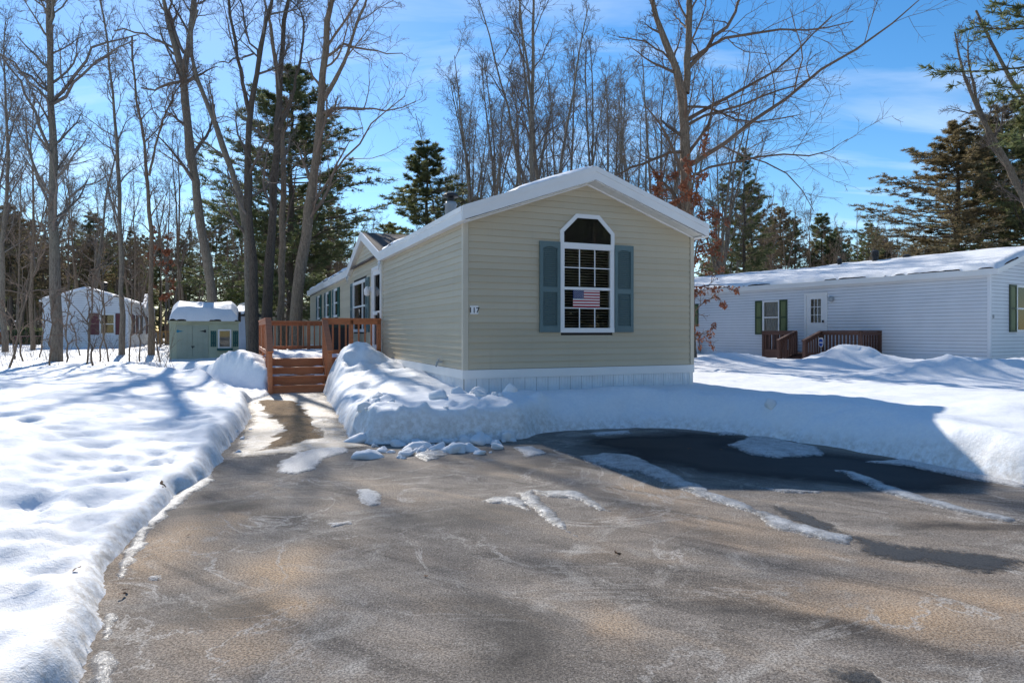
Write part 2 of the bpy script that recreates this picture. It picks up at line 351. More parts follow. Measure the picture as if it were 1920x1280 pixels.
at = snow.data.attributes.new('dirt', 'FLOAT', 'POINT'); at.data.foreach_set('value', dirt.ravel().astype(np.float32))

# asphalt driveway, stained with road sand and salt, with shade painted into its dark parts
ax = np.arange(-7, 14.01, .1); ay = np.arange(-9, 10.6, .09); AX, AY = np.meshgrid(ax, ay); ii = np.arange(AX.size).reshape(AX.shape)
AZ = .006*fbm(AX*.7, AY*.7, 77, 3)*0
drive = npmesh('driveway', np.stack([AX, AY, AZ], -1).reshape(-1, 3), np.stack([ii[:-1, :-1], ii[:-1, 1:], ii[1:, 1:], ii[1:, :-1]], -1).reshape(-1, 4), 'dark'); tag(drive, kind='structure')
def blobs(lst, x, y):
    v = np.zeros(x.shape)
    for (a, b, rx, ry, an, h) in lst:
        c, d = gpx(a, b); ux = (x-c)*math.cos(an)+(y-d)*math.sin(an); uy = -(x-c)*math.sin(an)+(y-d)*math.cos(an); v += h*np.exp(-(ux/rx)**2-(uy/ry)**2)
    return v
wx = AX+.25*fbm(AX*1.5, AY*1.5, 90, 3); wy = AY+.25*fbm(AX*1.5, AY*1.5, 95, 3)
sand = .55*blobs([(320, 1010, .30, .8, 0, 1), (540, 1080, .22, .45, 0, 1.3), (560, 1150, .2, .2, 0, .8), (1190, 1160, .12, .2, .3, 1), (1310, 980, .6, .22, -.5, .7), (1600, 1150, .5, .16, -.4, 1), (1750, 1120, .9, .15, -.3, .7), (1250, 930, .6, .2, -.6, .6), (480, 1240, .2, .15, 0, .5), (1480, 1040, .7, .12, -.5, .6), (900, 930, .9, .2, 0, .35)], wx, wy)
wet_shade = blobs([(380, 955, .45, .14, .3, .7), (560, 870, .5, .3, 0, .45), (860, 970, .7, .4, 0, .5), (1000, 1230, .3, .3, .3, .6), (1450, 1150, .5, .12, -.5, .6), (420, 1160, .35, .2, .2, .6), (900, 1150, .5, .14, -.3, .5), (1850, 990, 1.0, .12, -.1, .7), (1000, 880, .8, .5, 0, .4),  # dark stains, and soft tree shadows painted in as blobs
               (1400, 862, 1.35, .75, -.35, 1.4), (1190, 828, .55, .38, -.2, 1.0), (1660, 885, .8, .5, -.5, 1.1), (1290, 822, 1.0, .5, 0, .9)], wx, wy)  # wet asphalt, blackened to paint in the shade of the home
a1 = drive.data.attributes.new('sand', 'FLOAT', 'POINT'); a1.data.foreach_set('value', sand.ravel().astype(np.float32))
a2 = drive.data.attributes.new('bare', 'FLOAT', 'POINT'); a2.data.foreach_set('value', wet_shade.ravel().astype(np.float32))  # holds stains and wet asphalt plus painted house and tree shade
m = Mat('asphalt'); v = m.co()
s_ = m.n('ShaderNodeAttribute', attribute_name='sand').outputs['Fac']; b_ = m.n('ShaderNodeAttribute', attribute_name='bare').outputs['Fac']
big = m.noise(.55, 5, .6, v, (1, 2.0, 1), 1.2); mid = m.noise(2.6, 6, .65, v, (1, 1.8, 1), .8); agg = m.noise(95, 3, .8, v); agg2 = m.noise(40, 4, .8, v); grit = m.noise(130, 1, .5, v)
c = m.mix(m.rng(mid, .32, .68), (.165, .143, .124), (.33, .285, .245))
c = m.mix(m.rng(m.math('ADD', m.math('MULTIPLY', big, .8), s_), .42, 1.05, 0, .85), c, (.66, .45, .27))
mpp = m.n('ShaderNodeMapping'); mpp.inputs['Rotation'].default_value = (0, 0, .64); m.l(v, mpp.inputs[0])
stk = m.noise(1.0, 6, .62, mpp.outputs[0], (.35, 2.6, 1), .5); c = m.mix(m.rng(stk, .54, .70, 0, .55), c, (.50, .39, .285)); c = m.mix(m.rng(stk, .36, .48, .65, 0), c, (.085, .075, .068))
vn = m.noise(.8, 6, .6, v, (1, 1, 1), 1.5); ve = m.n('ShaderNodeMath', operation='ABSOLUTE'); m.l(m.math('SUBTRACT', vn, .5), ve.inputs[0]); c = m.mix(m.math('MULTIPLY', m.rng(ve.outputs[0], .0, .014, .75, 0), m.rng(big, .4, .6)), c, (.62, .58, .53))
salt = m.noise(1.1, 7, .7, v, (1, 1.2, 1), 2.0); c = m.mix(m.rng(salt, .54, .66, 0, .65), c, (.50, .46, .41))
c = m.mix(m.rng(agg, .44, .56, .85, 0), c, m.mix(.8, c, (.025, .022, .02))); c = m.mix(m.rng(agg2, .53, .66, 0, .6), c, m.mix(.6, c, (.50, .43, .34))); c = m.mix(m.rng(grit, .64, .72, 0, .8), c, m.mix(.7, c, (.65, .62, .57)))
c = m.mix(m.rng(m.math('ADD', b_, m.math('MULTIPLY', m.math('SUBTRACT', mid, .5), .9)), .22, .80, 0, .95), c, (.009, .010, .012))  # wet and painted-shade parts go near black
m.base(c); m.set(Roughness=m.rng(b_, .3, 1.1, .85, .6)); m.b.inputs['Specular IOR Level'].default_value = .12
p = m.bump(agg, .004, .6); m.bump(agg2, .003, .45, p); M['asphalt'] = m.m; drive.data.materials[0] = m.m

def sheet(name, poly, cell, zf, mat, jit=.04, js=6.0, seed=0, fall=.15, dome=.01, kind='structure'):
    P = np.array(poly, float); x0, y0 = P.min(0)-.1; x1, y1 = P.max(0)+.1
    gx_ = np.arange(x0, x1+cell, cell); gy_ = np.arange(y0, y1+cell, cell); X_, Y_ = np.meshgrid(gx_, gy_)
    d = poly_sd(P, X_, Y_)+jit*fbm(X_*js, Y_*js, seed, 4)
    Zz = zf+dome*np.clip(-d/fall, 0, 1)*(1+.5*fbm(X_*4, Y_*4, seed+3, 3))
    Zz = np.where(d > 0, zf-.02, Zz)
    k = np.arange(X_.size).reshape(X_.shape); f = np.stack([k[:-1, :-1], k[:-1, 1:], k[1:, 1:], k[1:, :-1]], -1).reshape(-1, 4)
    dm = np.stack([d[:-1, :-1], d[:-1, 1:], d[1:, 1:], d[1:, :-1]], -1).reshape(-1, 4).min(1); f = f[dm < 0]
    u, inv = np.unique(f, return_inverse=True); V = np.stack([X_, Y_, Zz], -1).reshape(-1, 3)[u]
    o = npmesh(name, V, inv.reshape(-1, 4), mat); tag(o, kind=kind); at = o.data.attributes.new('thick', 'FLOAT', 'POINT'); at.data.foreach_set('value', np.clip(-d/fall, 0, 1).reshape(-1)[u].astype(np.float32)); return o
def thin_edges(m, lo=.15, hi=.7, top=1.0, sc=30):
    t = m.n('ShaderNodeAttribute', attribute_name='thick').outputs['Fac']; n = m.noise(sc, 4, .75)
    m.l(m.rng(m.math('ADD', t, m.math('MULTIPLY', m.math('SUBTRACT', n, .5), 1.6)), lo, hi, 0, top), m.b.inputs['Alpha'])
m = Mat('rough_ice'); v = m.co(); n = m.noise(7, 5, .7, v); n2 = m.noise(70, 3, .7, v)
thin_edges(m, -.35, .55, .95); m.base(m.mix(m.rng(n, .35, .7), (.24, .23, .22), (.58, .58, .58))); m.set(Roughness=m.rng(n2, .3, .7, .12, .55)); p = m.bump(n, .03, .6); m.bump(n2, .008, .8, p); M['ice'] = m.m
m = Mat('frosty_ice'); v = m.co(); n = m.noise(5, 5, .7, v); n2 = m.noise(110, 3, .8, v)
thin_edges(m, -.35, .45, .97); m.base(m.mix(m.rng(n2, .38, .62), (.30, .28, .27), (.78, .78, .78))); m.set(Roughness=.4); p = m.bump(n, .03, .5); m.bump(n2, .012, .9, p); M['ice2'] = m.m
m = Mat('wet_asphalt'); v = m.co(); n = m.noise(120, 2, .7, v)
thin_edges(m, .0, .5, .92, 18); m.base(m.mix(m.rng(n, .4, .65), (.015, .015, .016), (.06, .055, .05))); m.set(Roughness=.55); m.bump(n, .006, .9); M['wet'] = m.m
m = Mat('dead_grass_path'); v = m.co(); n = m.noise(3.2, 6, .7, v, dist=.5); n2 = m.noise(90, 4, .8, v, (1, .5, 1)); 
c = m.mix(m.rng(n2, .3, .7), (.17, .095, .04), (.52, .34, .17)); c = m.mix(m.rng(m.noise(14, 4, .7, v), .5, .68, 0, .7), c, (.10, .06, .032)); c = m.mix(m.rng(n, .58, .72, 0, .6), c, (.52, .48, .42)); thin_edges(m, -.1, .6, 1, 12); m.base(c); m.set(Roughness=.95); m.bump(n2, .04, 1); M['mulch'] = m.m
m = Mat('slush'); v = m.co(); n = m.noise(4.5, 6, .75, v, dist=.6); n2 = m.noise(60, 4, .7, v)
m.base(m.mix(m.rng(m.math('ADD', n, m.math('MULTIPLY', m.math('SUBTRACT', n2, .5), .5)), .47, .70), (.36, .28, .20), (.68, .64, .60))); thin_edges(m, -.1, .6, 1, 15); m.set(Roughness=.55); p = m.bump(n, .03, .5); m.bump(n2, .012, .8, p); M['slush'] = m.m
G = lambda pts, z=0: [gpx(a, b, z) for a, b in pts]
sheet('footpath', G([(430, 862), (470, 790), (462, 752), (500, 738), (612, 734), (640, 790), (668, 826), (700, 838), (600, 846), (500, 856)]), .03, .006, 'slush', .06, 4, 3, .2, .012)
sheet('footpath', G([(478, 848), (520, 805), (490, 775), (472, 753), (500, 750), (560, 752), (585, 772), (602, 800), (610, 822), (560, 836), (520, 846)]), .03, .014, 'mulch', .10, 3, 9, .25, .014)
for k, (a, b, c_, d_) in enumerate([((592, 760), (628, 757), (634, 772), (600, 775)), ((600, 778), (635, 775), (644, 792), (607, 796)), ((607, 799), (646, 795), (658, 816), (616, 822))]):
    q = [Vector((*gpx(*t), 0)) for t in (a, b, c_, d_)]; ctr = sum(q, Vector())/4
    mb = MB(); mb.hexa([t+Vector((0, 0, -.02)) for t in q][::-1], [t+Vector((0, 0, .024)) for t in q][::-1])
    o = mb.build('paving_slab', 'slush', None, bevel=.006); tag(o, ['worn paving slab of the footpath nearest the steps', 'worn paving slab in the middle of the footpath', 'worn paving slab of the footpath nearest the driveway'][k], 'paving slab', 'slabs of the footpath')
ICE = [([(518, 872), (552, 850), (600, 840), (652, 838), (656, 847), (610, 860), (588, 880), (556, 889), (524, 886)], 'ice2'),
       ([(668, 918), (695, 916), (714, 928), (712, 945), (692, 951), (675, 938)], 'ice2'), ([(620, 982), (664, 975), (667, 983), (622, 989)], 'ice2'),
       ([(968, 925), (1000, 919), (1022, 945), (1084, 1006), (1055, 998), (1010, 966), (985, 946)], 'ice'), ([(1000, 919), (1085, 921), (1146, 958), (1122, 957), (1078, 936), (1020, 932)], 'ice'),
       ([(904, 940), (925, 930), (978, 932), (996, 958), (950, 946)], 'ice'),
       ([(1088, 855), (1130, 850), (1182, 852), (1250, 880), (1330, 920), (1420, 955), (1500, 980), (1590, 1006), (1592, 1020), (1560, 1015), (1450, 992), (1425, 968), (1300, 928), (1200, 888), (1150, 880), (1105, 870)], 'ice'),
       ([(1568, 882), (1600, 884), (1700, 920), (1800, 950), (1902, 972), (1895, 979), (1800, 962), (1700, 938), (1640, 916)], 'ice'),
       ([(1360, 834), (1420, 815), (1530, 838), (1548, 855), (1460, 859), (1405, 852)], 'ice'), ([(1622, 866), (1700, 860), (1830, 888), (1925, 906), (1925, 918), (1800, 894), (1700, 874)], 'ice2'),
       ([(1430, 915), (1480, 918), (1545, 920), (1540, 926), (1470, 924)], 'ice'), ([(775, 838), (835, 834), (840, 850), (800, 868), (778, 855)], 'ice'), ([(960, 838), (1000, 836), (1030, 850), (990, 856)], 'ice2'),
       ([(165, 1275), (200, 1150), (222, 1150), (212, 1200), (222, 1290), (170, 1300)], 'ice'), ([(215, 1075), (262, 985), (285, 990), (262, 1035), (232, 1085)], 'ice'), ([(262, 985), (330, 922), (395, 890), (400, 900), (340, 942), (290, 992)], 'ice'),
       ([(278, 1080), (302, 1078), (300, 1085), (282, 1087)], 'ice2'), ([(1100, 812), (1180, 806), (1185, 812), (1120, 818)], 'ice2'), ([(1340, 810), (1400, 808), (1400, 816), (1350, 816)], 'ice2')]
for k, (pl, mt) in enumerate(ICE): sheet('ice_patch', G(pl), .02, .006, mt, .05, 7, 200+k*7, .12, .016)
sheet('wet_patch', G([(1408, 934), (1520, 962), (1590, 998), (1700, 1022), (1790, 1028), (1925, 1046), (1925, 1070), (1830, 1078), (1690, 1052), (1620, 1040), (1585, 1012), (1480, 976)]), .025, .004, 'wet', .08, 5, 300, .2, .001)
sheet('wet_patch', G([(1545, 1255), (1600, 1242), (1650, 1270), (1655, 1300), (1560, 1300)]), .02, .004, 'wet', .10, 9, 320, .2, .001)

# snow lumps broken off the bank
base_lumps = []
for k in range(5):
    u, v_ = np.meshgrid(np.linspace(0, 2*np.pi, 21)[:-1], np.linspace(0, np.pi, 13)); dr_ = np.stack([np.cos(u)*np.sin(v_), np.sin(u)*np.sin(v_), np.cos(v_)], -1); rk_ = np.random.default_rng(60+k)
    pn = rk_.normal(0, 1, (11, 3)); pn /= np.linalg.norm(pn, axis=1, keepdims=True); dt = np.einsum('abc,kc->abk', dr_, pn); r = np.min(np.where(dt > .05, rk_.uniform(.62, 1.0, 11)/np.maximum(dt, .05), 9), -1).clip(.5, 1.35)*(1+.10*fbm(dr_[..., 0]*3+k*9, dr_[..., 1]*3+dr_[..., 2]*2.3, 400+k, 3))
    V = (dr_*r[..., None]*np.array([1, .9, .8])).reshape(-1, 3); k2 = np.arange(20*13).reshape(13, 20)
    f = np.stack([k2[:-1], np.roll(k2, -1, 1)[:-1], np.roll(k2, -1, 1)[1:], k2[1:]], -1).reshape(-1, 4)
    base_lumps.append(npmesh('snow_lump', V, f[:, ::-1], 'snow2'))
big = [(858, 778, .13, 'largest snow lump perched on the bank beside the footpath'), (826, 787, .12, 'greyish snow lump leaning against the largest lump on the bank'), (955, 806, .12, 'rounded snow block at the right end of the broken snow'), (778, 795, .11, 'pointed snow lump in the middle of the broken snow'), (745, 820, .075, 'low round snow lump at the edge of the asphalt'), (829, 796, .06, 'small pale snow lump tucked below the largest lumps'),
       (1446, 762, .085, 'dirty grey snow lump on the shaded bank right of the home')]
rr = np.random.default_rng(9)
spots = [(a, b, s, l) for a, b, s, l in big]+[(rr.uniform(668, 965), rr.uniform(772, 826), .02+.11*rr.uniform(0, 1)**2.2, None) for _ in range(70)]+[(rr.uniform(430, 480), rr.uniform(800, 860), rr.uniform(.02, .04), None) for _ in range(6)]
for k, (a, b, s, l) in enumerate(spots):
    z = .0
    for _ in range(6): x, y = gpx(a, b+s*35, z); z = max(0, sh(x, y)*.5+z*.5)
    o = base_lumps[k] if k < 5 else link_copy(base_lumps[k % 5], None)
    o.location = (x, y, max(sh(x, y), 0)+s*.02); o.scale = (s*rr.uniform(.9, 1.4), s*rr.uniform(.8, 1.1), s*rr.uniform(.8, 1.1)); o.rotation_euler = (rr.uniform(-.3, .3), rr.uniform(-.3, .3), rr.uniform(0, 6))
    tag(o, l or 'small lump of broken snow among the crumbs along the driveway edge', 'snow lump', 'snow lumps broken off the bank')

# ------------------------------------------------------------------ buildings
class Face:                                   # a wall plane of a home in its local axes: a along the wall, b outward, z up
    def __init__(s, kind): s.k = kind
    def p(s, a, b, z): return (a, -b, z) if s.k == 'front' else ((-b, a, z) if s.k == 'left' else (b, a, z))
    def box(s, mb, a0, a1, b0, b1, z0, z1):
        p = s.p(a0, b0, z0); q = s.p(a1, b1, z1); return mb.box(p[0], q[0], p[1], q[1], p[2], q[2])
    def prism(s, mb, poly, b0, b1):           # polygon in (a, z) extruded outward
        return mb.hexa([s.p(a, b0, z) for a, z in poly], [s.p(a, b1, z) for a, z in poly])
FR, LF, RT = Face('front'), Face('left'), Face('right')
def lap(mb, fc, a0, a1, z0, z1, t0=.018, t1=.004, cut=None):
    """one lap siding course; cut(z) gives the allowed (amin, amax) at height z"""
    prof = [(0, z0), (t0, z0), (t0-.001, z0+.008), (t1, z1+.004), (0, z1+.004)]
    L, R = [], []
    for b, z in prof:
        l, r = a0, a1
        if cut: c = cut(z); l = max(l, c[0]); r = min(r, c[1])
        if r-l < .01: l = r = (l+r)/2
        L.append(fc.p(l, b, z)); R.append(fc.p(r, b, z))
    mb.hexa(L, R)
def intervals(a0, a1, holes):
    out = [(a0, a1)]
    for h0, h1 in holes:
        nx = []
        for l, r in out:
            if h1 <= l or h0 >= r: nx.append((l, r)); continue
            if h0 > l: nx.append((l, h0))
            if h1 < r: nx.append((h1, r))
        out = nx
    return [q for q in out if q[1]-q[0] > .02]
def siding(par, fc, a0, a1, zb, zt, exp, openings, mat, cut=None, joined=False, name='siding_board', t0=.018):
    mbj = MB(); z = zb; mbl = MB()
    while z < zt-.01:
        z1 = min(z+exp, zt)
        for l, r in intervals(a0, a1, [(o[0], o[1]) for o in openings if o[2] < z1-.004 and o[3] > z+.004]):
            if cut:
                c = cut(z)
                if min(r, c[1])-max(l, c[0]) < .03: continue
            mb = mbj if joined else MB(); lap(mb, fc, l, r, z, z1, t0, cut=cut)
            if not joined: mb.build(name, mat, par)
            elif mat == 'wsiding':
                l2, r2 = (max(l, cut(z)[0]), min(r, cut(z)[1])) if cut else (l, r); fc.box(mbl, l2, r2, t0-.004, t0+.0015, z-.002, z+.010)  # thin strip coloured as the shadow line of the lap
        z = z1
    if joined:
        o = mbj.build(name, mat, par)
        if mbl.v: e_ = mbl.build('lap_shade_line', 'lapshade', o); e_['kind'] = 'stuff'
        return o
def core(mb, fc, a0, a1, z0, z1, openings, t=.08):
    zs = sorted({z0, z1, *[o[2] for o in openings], *[o[3] for o in openings]})
    for za, zb in zip(zs[:-1], zs[1:]):
        for l, r in intervals(a0, a1, [(o[0], o[1]) for o in openings if o[2] < zb-1e-4 and o[3] > za+1e-4]):
            fc.box(mb, l, r, -t, -.001, za, zb)
def win(par, fc, a0, a1, z0, z1, fr=.045, rail=True, grid=None, frame='white', curtain=None, depth=.10, vsplit=None):
    """double-hung window unit: frame > pane, muntins; returns the window part"""
    mb = MB(); e = .022
    fc.box(mb, a0-.02, a1+.02, -.04, .040, z1-fr, z1+.02); fc.box(mb, a0-.02, a1+.02, -.04, .045, z0-.02, z0+fr)
    fc.box(mb, a0-.02, a0+fr, -.04, .039, z0+fr, z1-fr); fc.box(mb, a1-fr, a1+.02, -.04, .039, z0+fr, z1-fr)
    zm = (z0+z1)/2
    if rail: fc.box(mb, a0+fr, a1-fr, -.03, .030, zm-.022, zm+.022)
    if vsplit: fc.box(mb, vsplit-.03, vsplit+.03, -.03, .031, z0+fr, z1-fr)
    w = mb.build('window', frame, par)
    g = MB(); fc.box(g, a0+fr*.6, a1-fr*.6, .006, .010, z0+fr*.6, z1-fr*.6); g.build('pane', 'glass', w)
    if grid:
        q = MB()
        for (l, r, b, t, nx, nz) in grid:
            for i in range(1, nx): c = l+(r-l)*i/nx; fc.box(q, c-.008, c+.008, .0105, .019, b, t)
            for j in range(1, nz): c = b+(t-b)*j/nz; fc.box(q, l, r, .0106, .0185, c-.008, c+.008)
        q.build('muntin', frame, w)
    if curtain:
        q = MB(); n = 24
        for i in range(n):
            a = a0+.03+(a1-a0-.06)*i/n; b = a0+.03+(a1-a0-.06)*(i+1)/n; o = .012*math.sin(i*1.7); q.quad(fc.p(a, -.07+o, z0), fc.p(b, -.07+.012*math.sin((i+1)*1.7), z0), fc.p(b, -.07+.012*math.sin((i+1)*1.7), z1), fc.p(a, -.07+o, z1))
        q.build('curtain', curtain, w)
    return w
def louvre_shutter(par, fc, a0, a1, z0, z1, mat, b0=.018, slats=(20, 17), arch=True, label=None):
    mb = MB(); st = .055; zm = z0+(z1-z0)*.47
    fc.box(mb, a0, a0+st, b0, b0+.035, z0, z1); fc.box(mb, a1-st, a1, b0, b0+.035, z0, z1)
    for l, h in ((z0, z0+.10), (zm-.04, zm+.04), (z1-.075, z1)): fc.box(mb, a0+st, a1-st, b0, b0+.034, l, h)
    if arch:
        c = (a0+a1)/2; hw = (a1-a0)/2-st
        for i in range(8):
            t0 = -1+i/4; t1 = t0+.25; h0 = .035*(1-.9*(1-t0*t0)); h1 = .035*(1-.9*(1-t1*t1))
            fc.prism(mb, [(c+hw*t0, z1-.075-h0), (c+hw*t1, z1-.075-h1), (c+hw*t1, z1-.0751), (c+hw*t0, z1-.0751)], b0+.002, b0+.032)
    fc.box(mb, a0+st, a1-st, b0, b0+.006, z0+.1, z1-.075)
    s = mb.build('shutter', mat, par)
    if label: s['label'] = label
    for lo, hi, n in ((z0+.1, zm-.04, slats[1]), (zm+.04, z1-.075, slats[0])):
        if not n: continue
        st_ = (hi-lo)/n; first = None
        for i in range(n):
            z = lo+st_*i
            if first is None:
                q = MB(); p = [(.010, .80*st_), (.014, .80*st_), (.032, .24*st_), (.032, .10*st_), (.027, .10*st_)]
                q.hexa([fc.p(a0+st, b0+b, zz) for b, zz in p], [fc.p(a1-st, b0+b, zz) for b, zz in p]); first = q.build('slat', mat, s); first.location = (0, 0, z)
            else: link_copy(first, s, (0, 0, z))
    return s
def panel_shutter(par, fc, a0, a1, z0, z1, mat, mat2, b0=.018):
    mb = MB(); st = .05; zm = (z0+z1)/2
    fc.box(mb, a0, a0+st, b0, b0+.03, z0, z1); fc.box(mb, a1-st, a1, b0, b0+.03, z0, z1)
    for l, h in ((z0, z0+.06), (zm-.03, zm+.03), (z1-.06, z1)): fc.box(mb, a0+st, a1-st, b0, b0+.029, l, h)
    s = mb.build('shutter', mat, par)
    for l, h in ((z0+.06, zm-.03), (zm+.03, z1-.06)):
        q = MB(); fc.prism(q, [(a0+st, l), (a1-st, l), (a1-st, h), (a0+st, h)], b0, b0+.012); fc.prism(q, [(a0+st+.025, l+.03), (a1-st-.025, l+.03), (a1-st-.025, h-.03), (a0+st+.025, h-.03)], b0+.012, b0+.022); q.build('panel', mat2, s)
    return s

# ---- the beige mobile home
WID, LEN, ZB, ZW = 4.2, 21.7, .72, 2.99
home = thing('mobile_home', 'beige vinyl mobile home with teal shutters and an arched front window', 'house', (H1.x, H1.y, 0), A1)
SL = .355; RT0 = 3.12                          # roof pitch, roof top height at the eave edge (x = -.1)
def roofz(x): return RT0+SL*(min(x, WID-x)+.1)
OPF = [(1.62, 2.58, 1.30, 2.68)]
DZ = .70
OPL = [(5.95, 6.95, DZ+.02, 2.80), (7.87, 9.86, 1.30, 2.66), (12.95, 13.8, 1.80, 2.72), (15.1, 15.95, 1.80, 2.72), (17.8, 18.65, 1.80, 2.72)]
def gcut(z):
    zt = roofz(0)-.215
    if z < zt: return (0, WID)
    x = (z-zt)/SL; return (x, WID-x)
siding(home, FR, .055, WID-.055, ZB+.005, 3.72, .1016, OPF, 'siding', gcut, t0=.023)
DY, DHW, DAP = 8.07, 2.33, 3.90                # cross gable on the left side
def dcut(z):
    zt = roofz(-.1)-.2
    if z < zt: return (0, LEN)
    w = max(0, (DAP-.21-z)/(DAP-RT0)*DHW); return (DY-w, DY+w)
siding(home, LF, .055, 5.80, ZB+.005, 2.97, .1016, OPL, 'siding')
siding(home, LF, 5.805, LEN, ZB+.005, 3.68, .1016, OPL, 'siding', lambda z: (5.805, LEN) if z < 2.90 else (max(5.805, dcut(z)[0]), dcut(z)[1]))
mb = MB(); core(mb, FR, .001, WID-.001, .02, 3.0, OPF); FR.prism(mb, [(.001, 3.0), (WID-.001, 3.0), (WID/2, roofz(WID/2)-.24)], -.08, -.001)
core(mb, LF, .08, LEN, .02, 2.97, OPL); LF.prism(mb, [(DY-DHW, 2.97), (DY+DHW, 2.97), (DY, DAP-.24)], -.08, -.001)
mb.box(WID-.08, WID-.001, .08, LEN, .02, 2.99); mb.box(.08, WID-.08, LEN-.08, LEN, .02, 2.99); mb.box(.08, WID-.08, .08, LEN-.08, ZB-.1, ZB-.04)
mb.build('wall', 'dark', home)
for fc, a, l in ((FR, 0, None), (FR, WID-.05, None)):
    q = MB(); FR.box(q, a-.024 if a == 0 else a, .055 if a == 0 else WID+.024, -.05, .029, ZB, ZW-.02)
    if a == 0: LF.box(q, .001, .055, -.01, .0235, ZB, ZW-.02)
    q.build('corner_post', 'post', home)
q = MB(); LF.box(q, 5.77, 5.80, 0, .022, ZB+.4, 2.95); q.build('wall_seam', 'post', home)
q = MB(); RT_ = WID; q.box(WID+.001, WID+.02, .05, LEN, ZB, ZW); q.build('right_wall_siding', 'siding', home)
q = MB(); FR.box(q, -.03, WID+.03, -.02, .030, .585, ZB-.002); LF.box(q, .031, LEN, -.02, .029, .585, ZB-.002); q.build('belt_trim', 'white', home)
for a in np.arange(0, WID-.05, .2):
    q = MB(); b = min(a+.2, WID)
    FR.box(q, a+.003, b-.003, -.02, .004, 0.05, .584)
    for c_ in (.035, .10, .15): FR.box(q, a+c_, a+c_+.014, .004, .011, .05, .583)
    q.build('skirting_panel', 'skirt', home)
for a in np.arange(.021, 4.8, .2):
    q = MB(); LF.box(q, a+.003, a+.197, -.02, .004, .05, .584)
    for c_ in (.035, .10, .15): LF.box(q, a+c_, a+c_+.014, .004, .011, .05, .583)
    q.build('skirting_panel', 'skirt', home)
q = MB(); LF.box(q, 4.83, LEN, -.02, .004, .05, .584); q.box(WID-.004, WID+.004, .02, LEN, .05, .584); q.build('rear_skirting', 'skirt', home)
q = MB(); FR.box(q, WID-.06, WID+.012, -.06, .016, .04, .584); q.build('skirt_corner', 'white', home)
# roof slabs, ridge, fascia, soffit
OH = .30
q = MB()
for s in (0, 1):
    X_ = (lambda x: x) if s == 0 else (lambda x: WID-x)
    t = [(X_(-.1), -OH+.03, RT0), (X_(WID/2), -OH+.03, roofz(WID/2)), (X_(WID/2), LEN+.2, roofz(WID/2)), (X_(-.1), LEN+.2, RT0)]
    u = [(a, b, c_-.05) for a, b, c_ in t]
    if s: t = t[::-1]; u = u[::-1]
    q.hexa(u, t)
roof = q.build('roof', 'shingle', home)
q = MB()
for s in (-1, 1):
    t = [(-.115, DY+s*DHW, RT0), (-.115, DY, DAP), (2.06, DY, DAP-.005)]; u = [(a, b, c_-.05) for a, b, c_ in t]
    if s < 0: t = t[::-1]; u = u[::-1]
    q.hexa(u, t)
q.build('cross_gable', 'shingle', roof)
for s in (0, 1):
    X_ = (lambda x: x) if s == 0 else (lambda x: WID-x)
    q = MB(); pts = [(X_(-.125), RT0-.20), (X_(WID/2), roofz(WID/2)-.20), (X_(WID/2), roofz(WID/2)+.012), (X_(-.125), RT0+.005)]
    FR.prism(q, pts, OH-.03, OH+.0); pts2 = [(X_(-.126), RT0-.07), (X_(WID/2), roofz(WID/2)-.07), (X_(WID/2), roofz(WID/2)+.016), (X_(-.126), RT0+.009)]
    FR.prism(q, pts2, OH+.001, OH+.010); q.build('rake_fascia', 'white', home)
    q = MB(); t0 = RT0-.205
    FR.prism(q, [(X_(0.0), t0-.03+SL*.1), (X_(WID/2), roofz(WID/2)-.235), (X_(WID/2), roofz(WID/2)-.205), (X_(0.0), t0+SL*.1)], .0, .034); q.build('frieze_trim', 'white', home)
    n = 12
    for i in range(n):
        xa = -.1+(WID/2+.1)*i/n; xb = -.1+(WID/2+.1)*(i+1)/n-.008
        q = MB(); za = RT0+SL*(xa+.1)-.205; zb_ = RT0+SL*(xb+.1)-.205
        q.hexa([(X_(xa), -OH+.03, za-.008), (X_(xb), -OH+.03, zb_-.008), (X_(xb), -.035, zb_-.008), (X_(xa), -.035, za-.008)], [(X_(xa), -OH+.03, za+.004), (X_(xb), -OH+.03, zb_+.004), (X_(xb), -.035, zb_+.004), (X_(xa), -.035, za+.004)])
        q.build('soffit_panel', 'soffit', home)
    q = MB()
    for a, b in ((-OH+.031, DY-DHW), (DY+DHW, LEN+.2)) if s == 0 else ((-OH+.031, LEN+.2),):
        q.box(X_(-.13), X_(-.10), a, b, RT0-.205, RT0-.002); q.box(X_(-.138), X_(-.1301), a, b, RT0-.075, RT0+.004); q.box(X_(-.10), X_(.0), a, b, RT0-.2, RT0-.185)
    q.build('eave_fascia', 'white', home)
for s in (-1, 1):
    q = MB(); y0 = DY+s*DHW
    LF.prism(q, [(y0, RT0-.205), (DY, DAP-.205), (DY, DAP+.006), (y0, RT0)] if s < 0 else [(DY, DAP-.205), (y0, RT0-.205), (y0, RT0), (DY, DAP+.006)], .10, .13)
    LF.prism(q, [(y0, RT0-.075), (DY, DAP-.075), (DY, DAP+.01), (y0, RT0+.004)] if s < 0 else [(DY, DAP-.075), (y0, RT0-.075), (y0, RT0+.004), (DY, DAP+.01)], .131, .138); q.build('gable_fascia', 'white', home)
    q = MB(); LF.prism(q, [(y0, RT0-.202), (DY, DAP-.202), (DY, DAP-.19), (y0, RT0-.19)], .0, .099); q.build('gable_soffit', 'soffit', home)
for (a, l) in ((5.70, .30), (5.62, .17), (5.78, .22), (10.38, .24), (10.55, .16), (10.2, .2)):
    q = MB(); q.lathe((-.12, a, RT0-.20-l), [(.002, 0), (.009, l*.45), (.017, l)], 6); q.build('icicle', 'icicle', home, True)
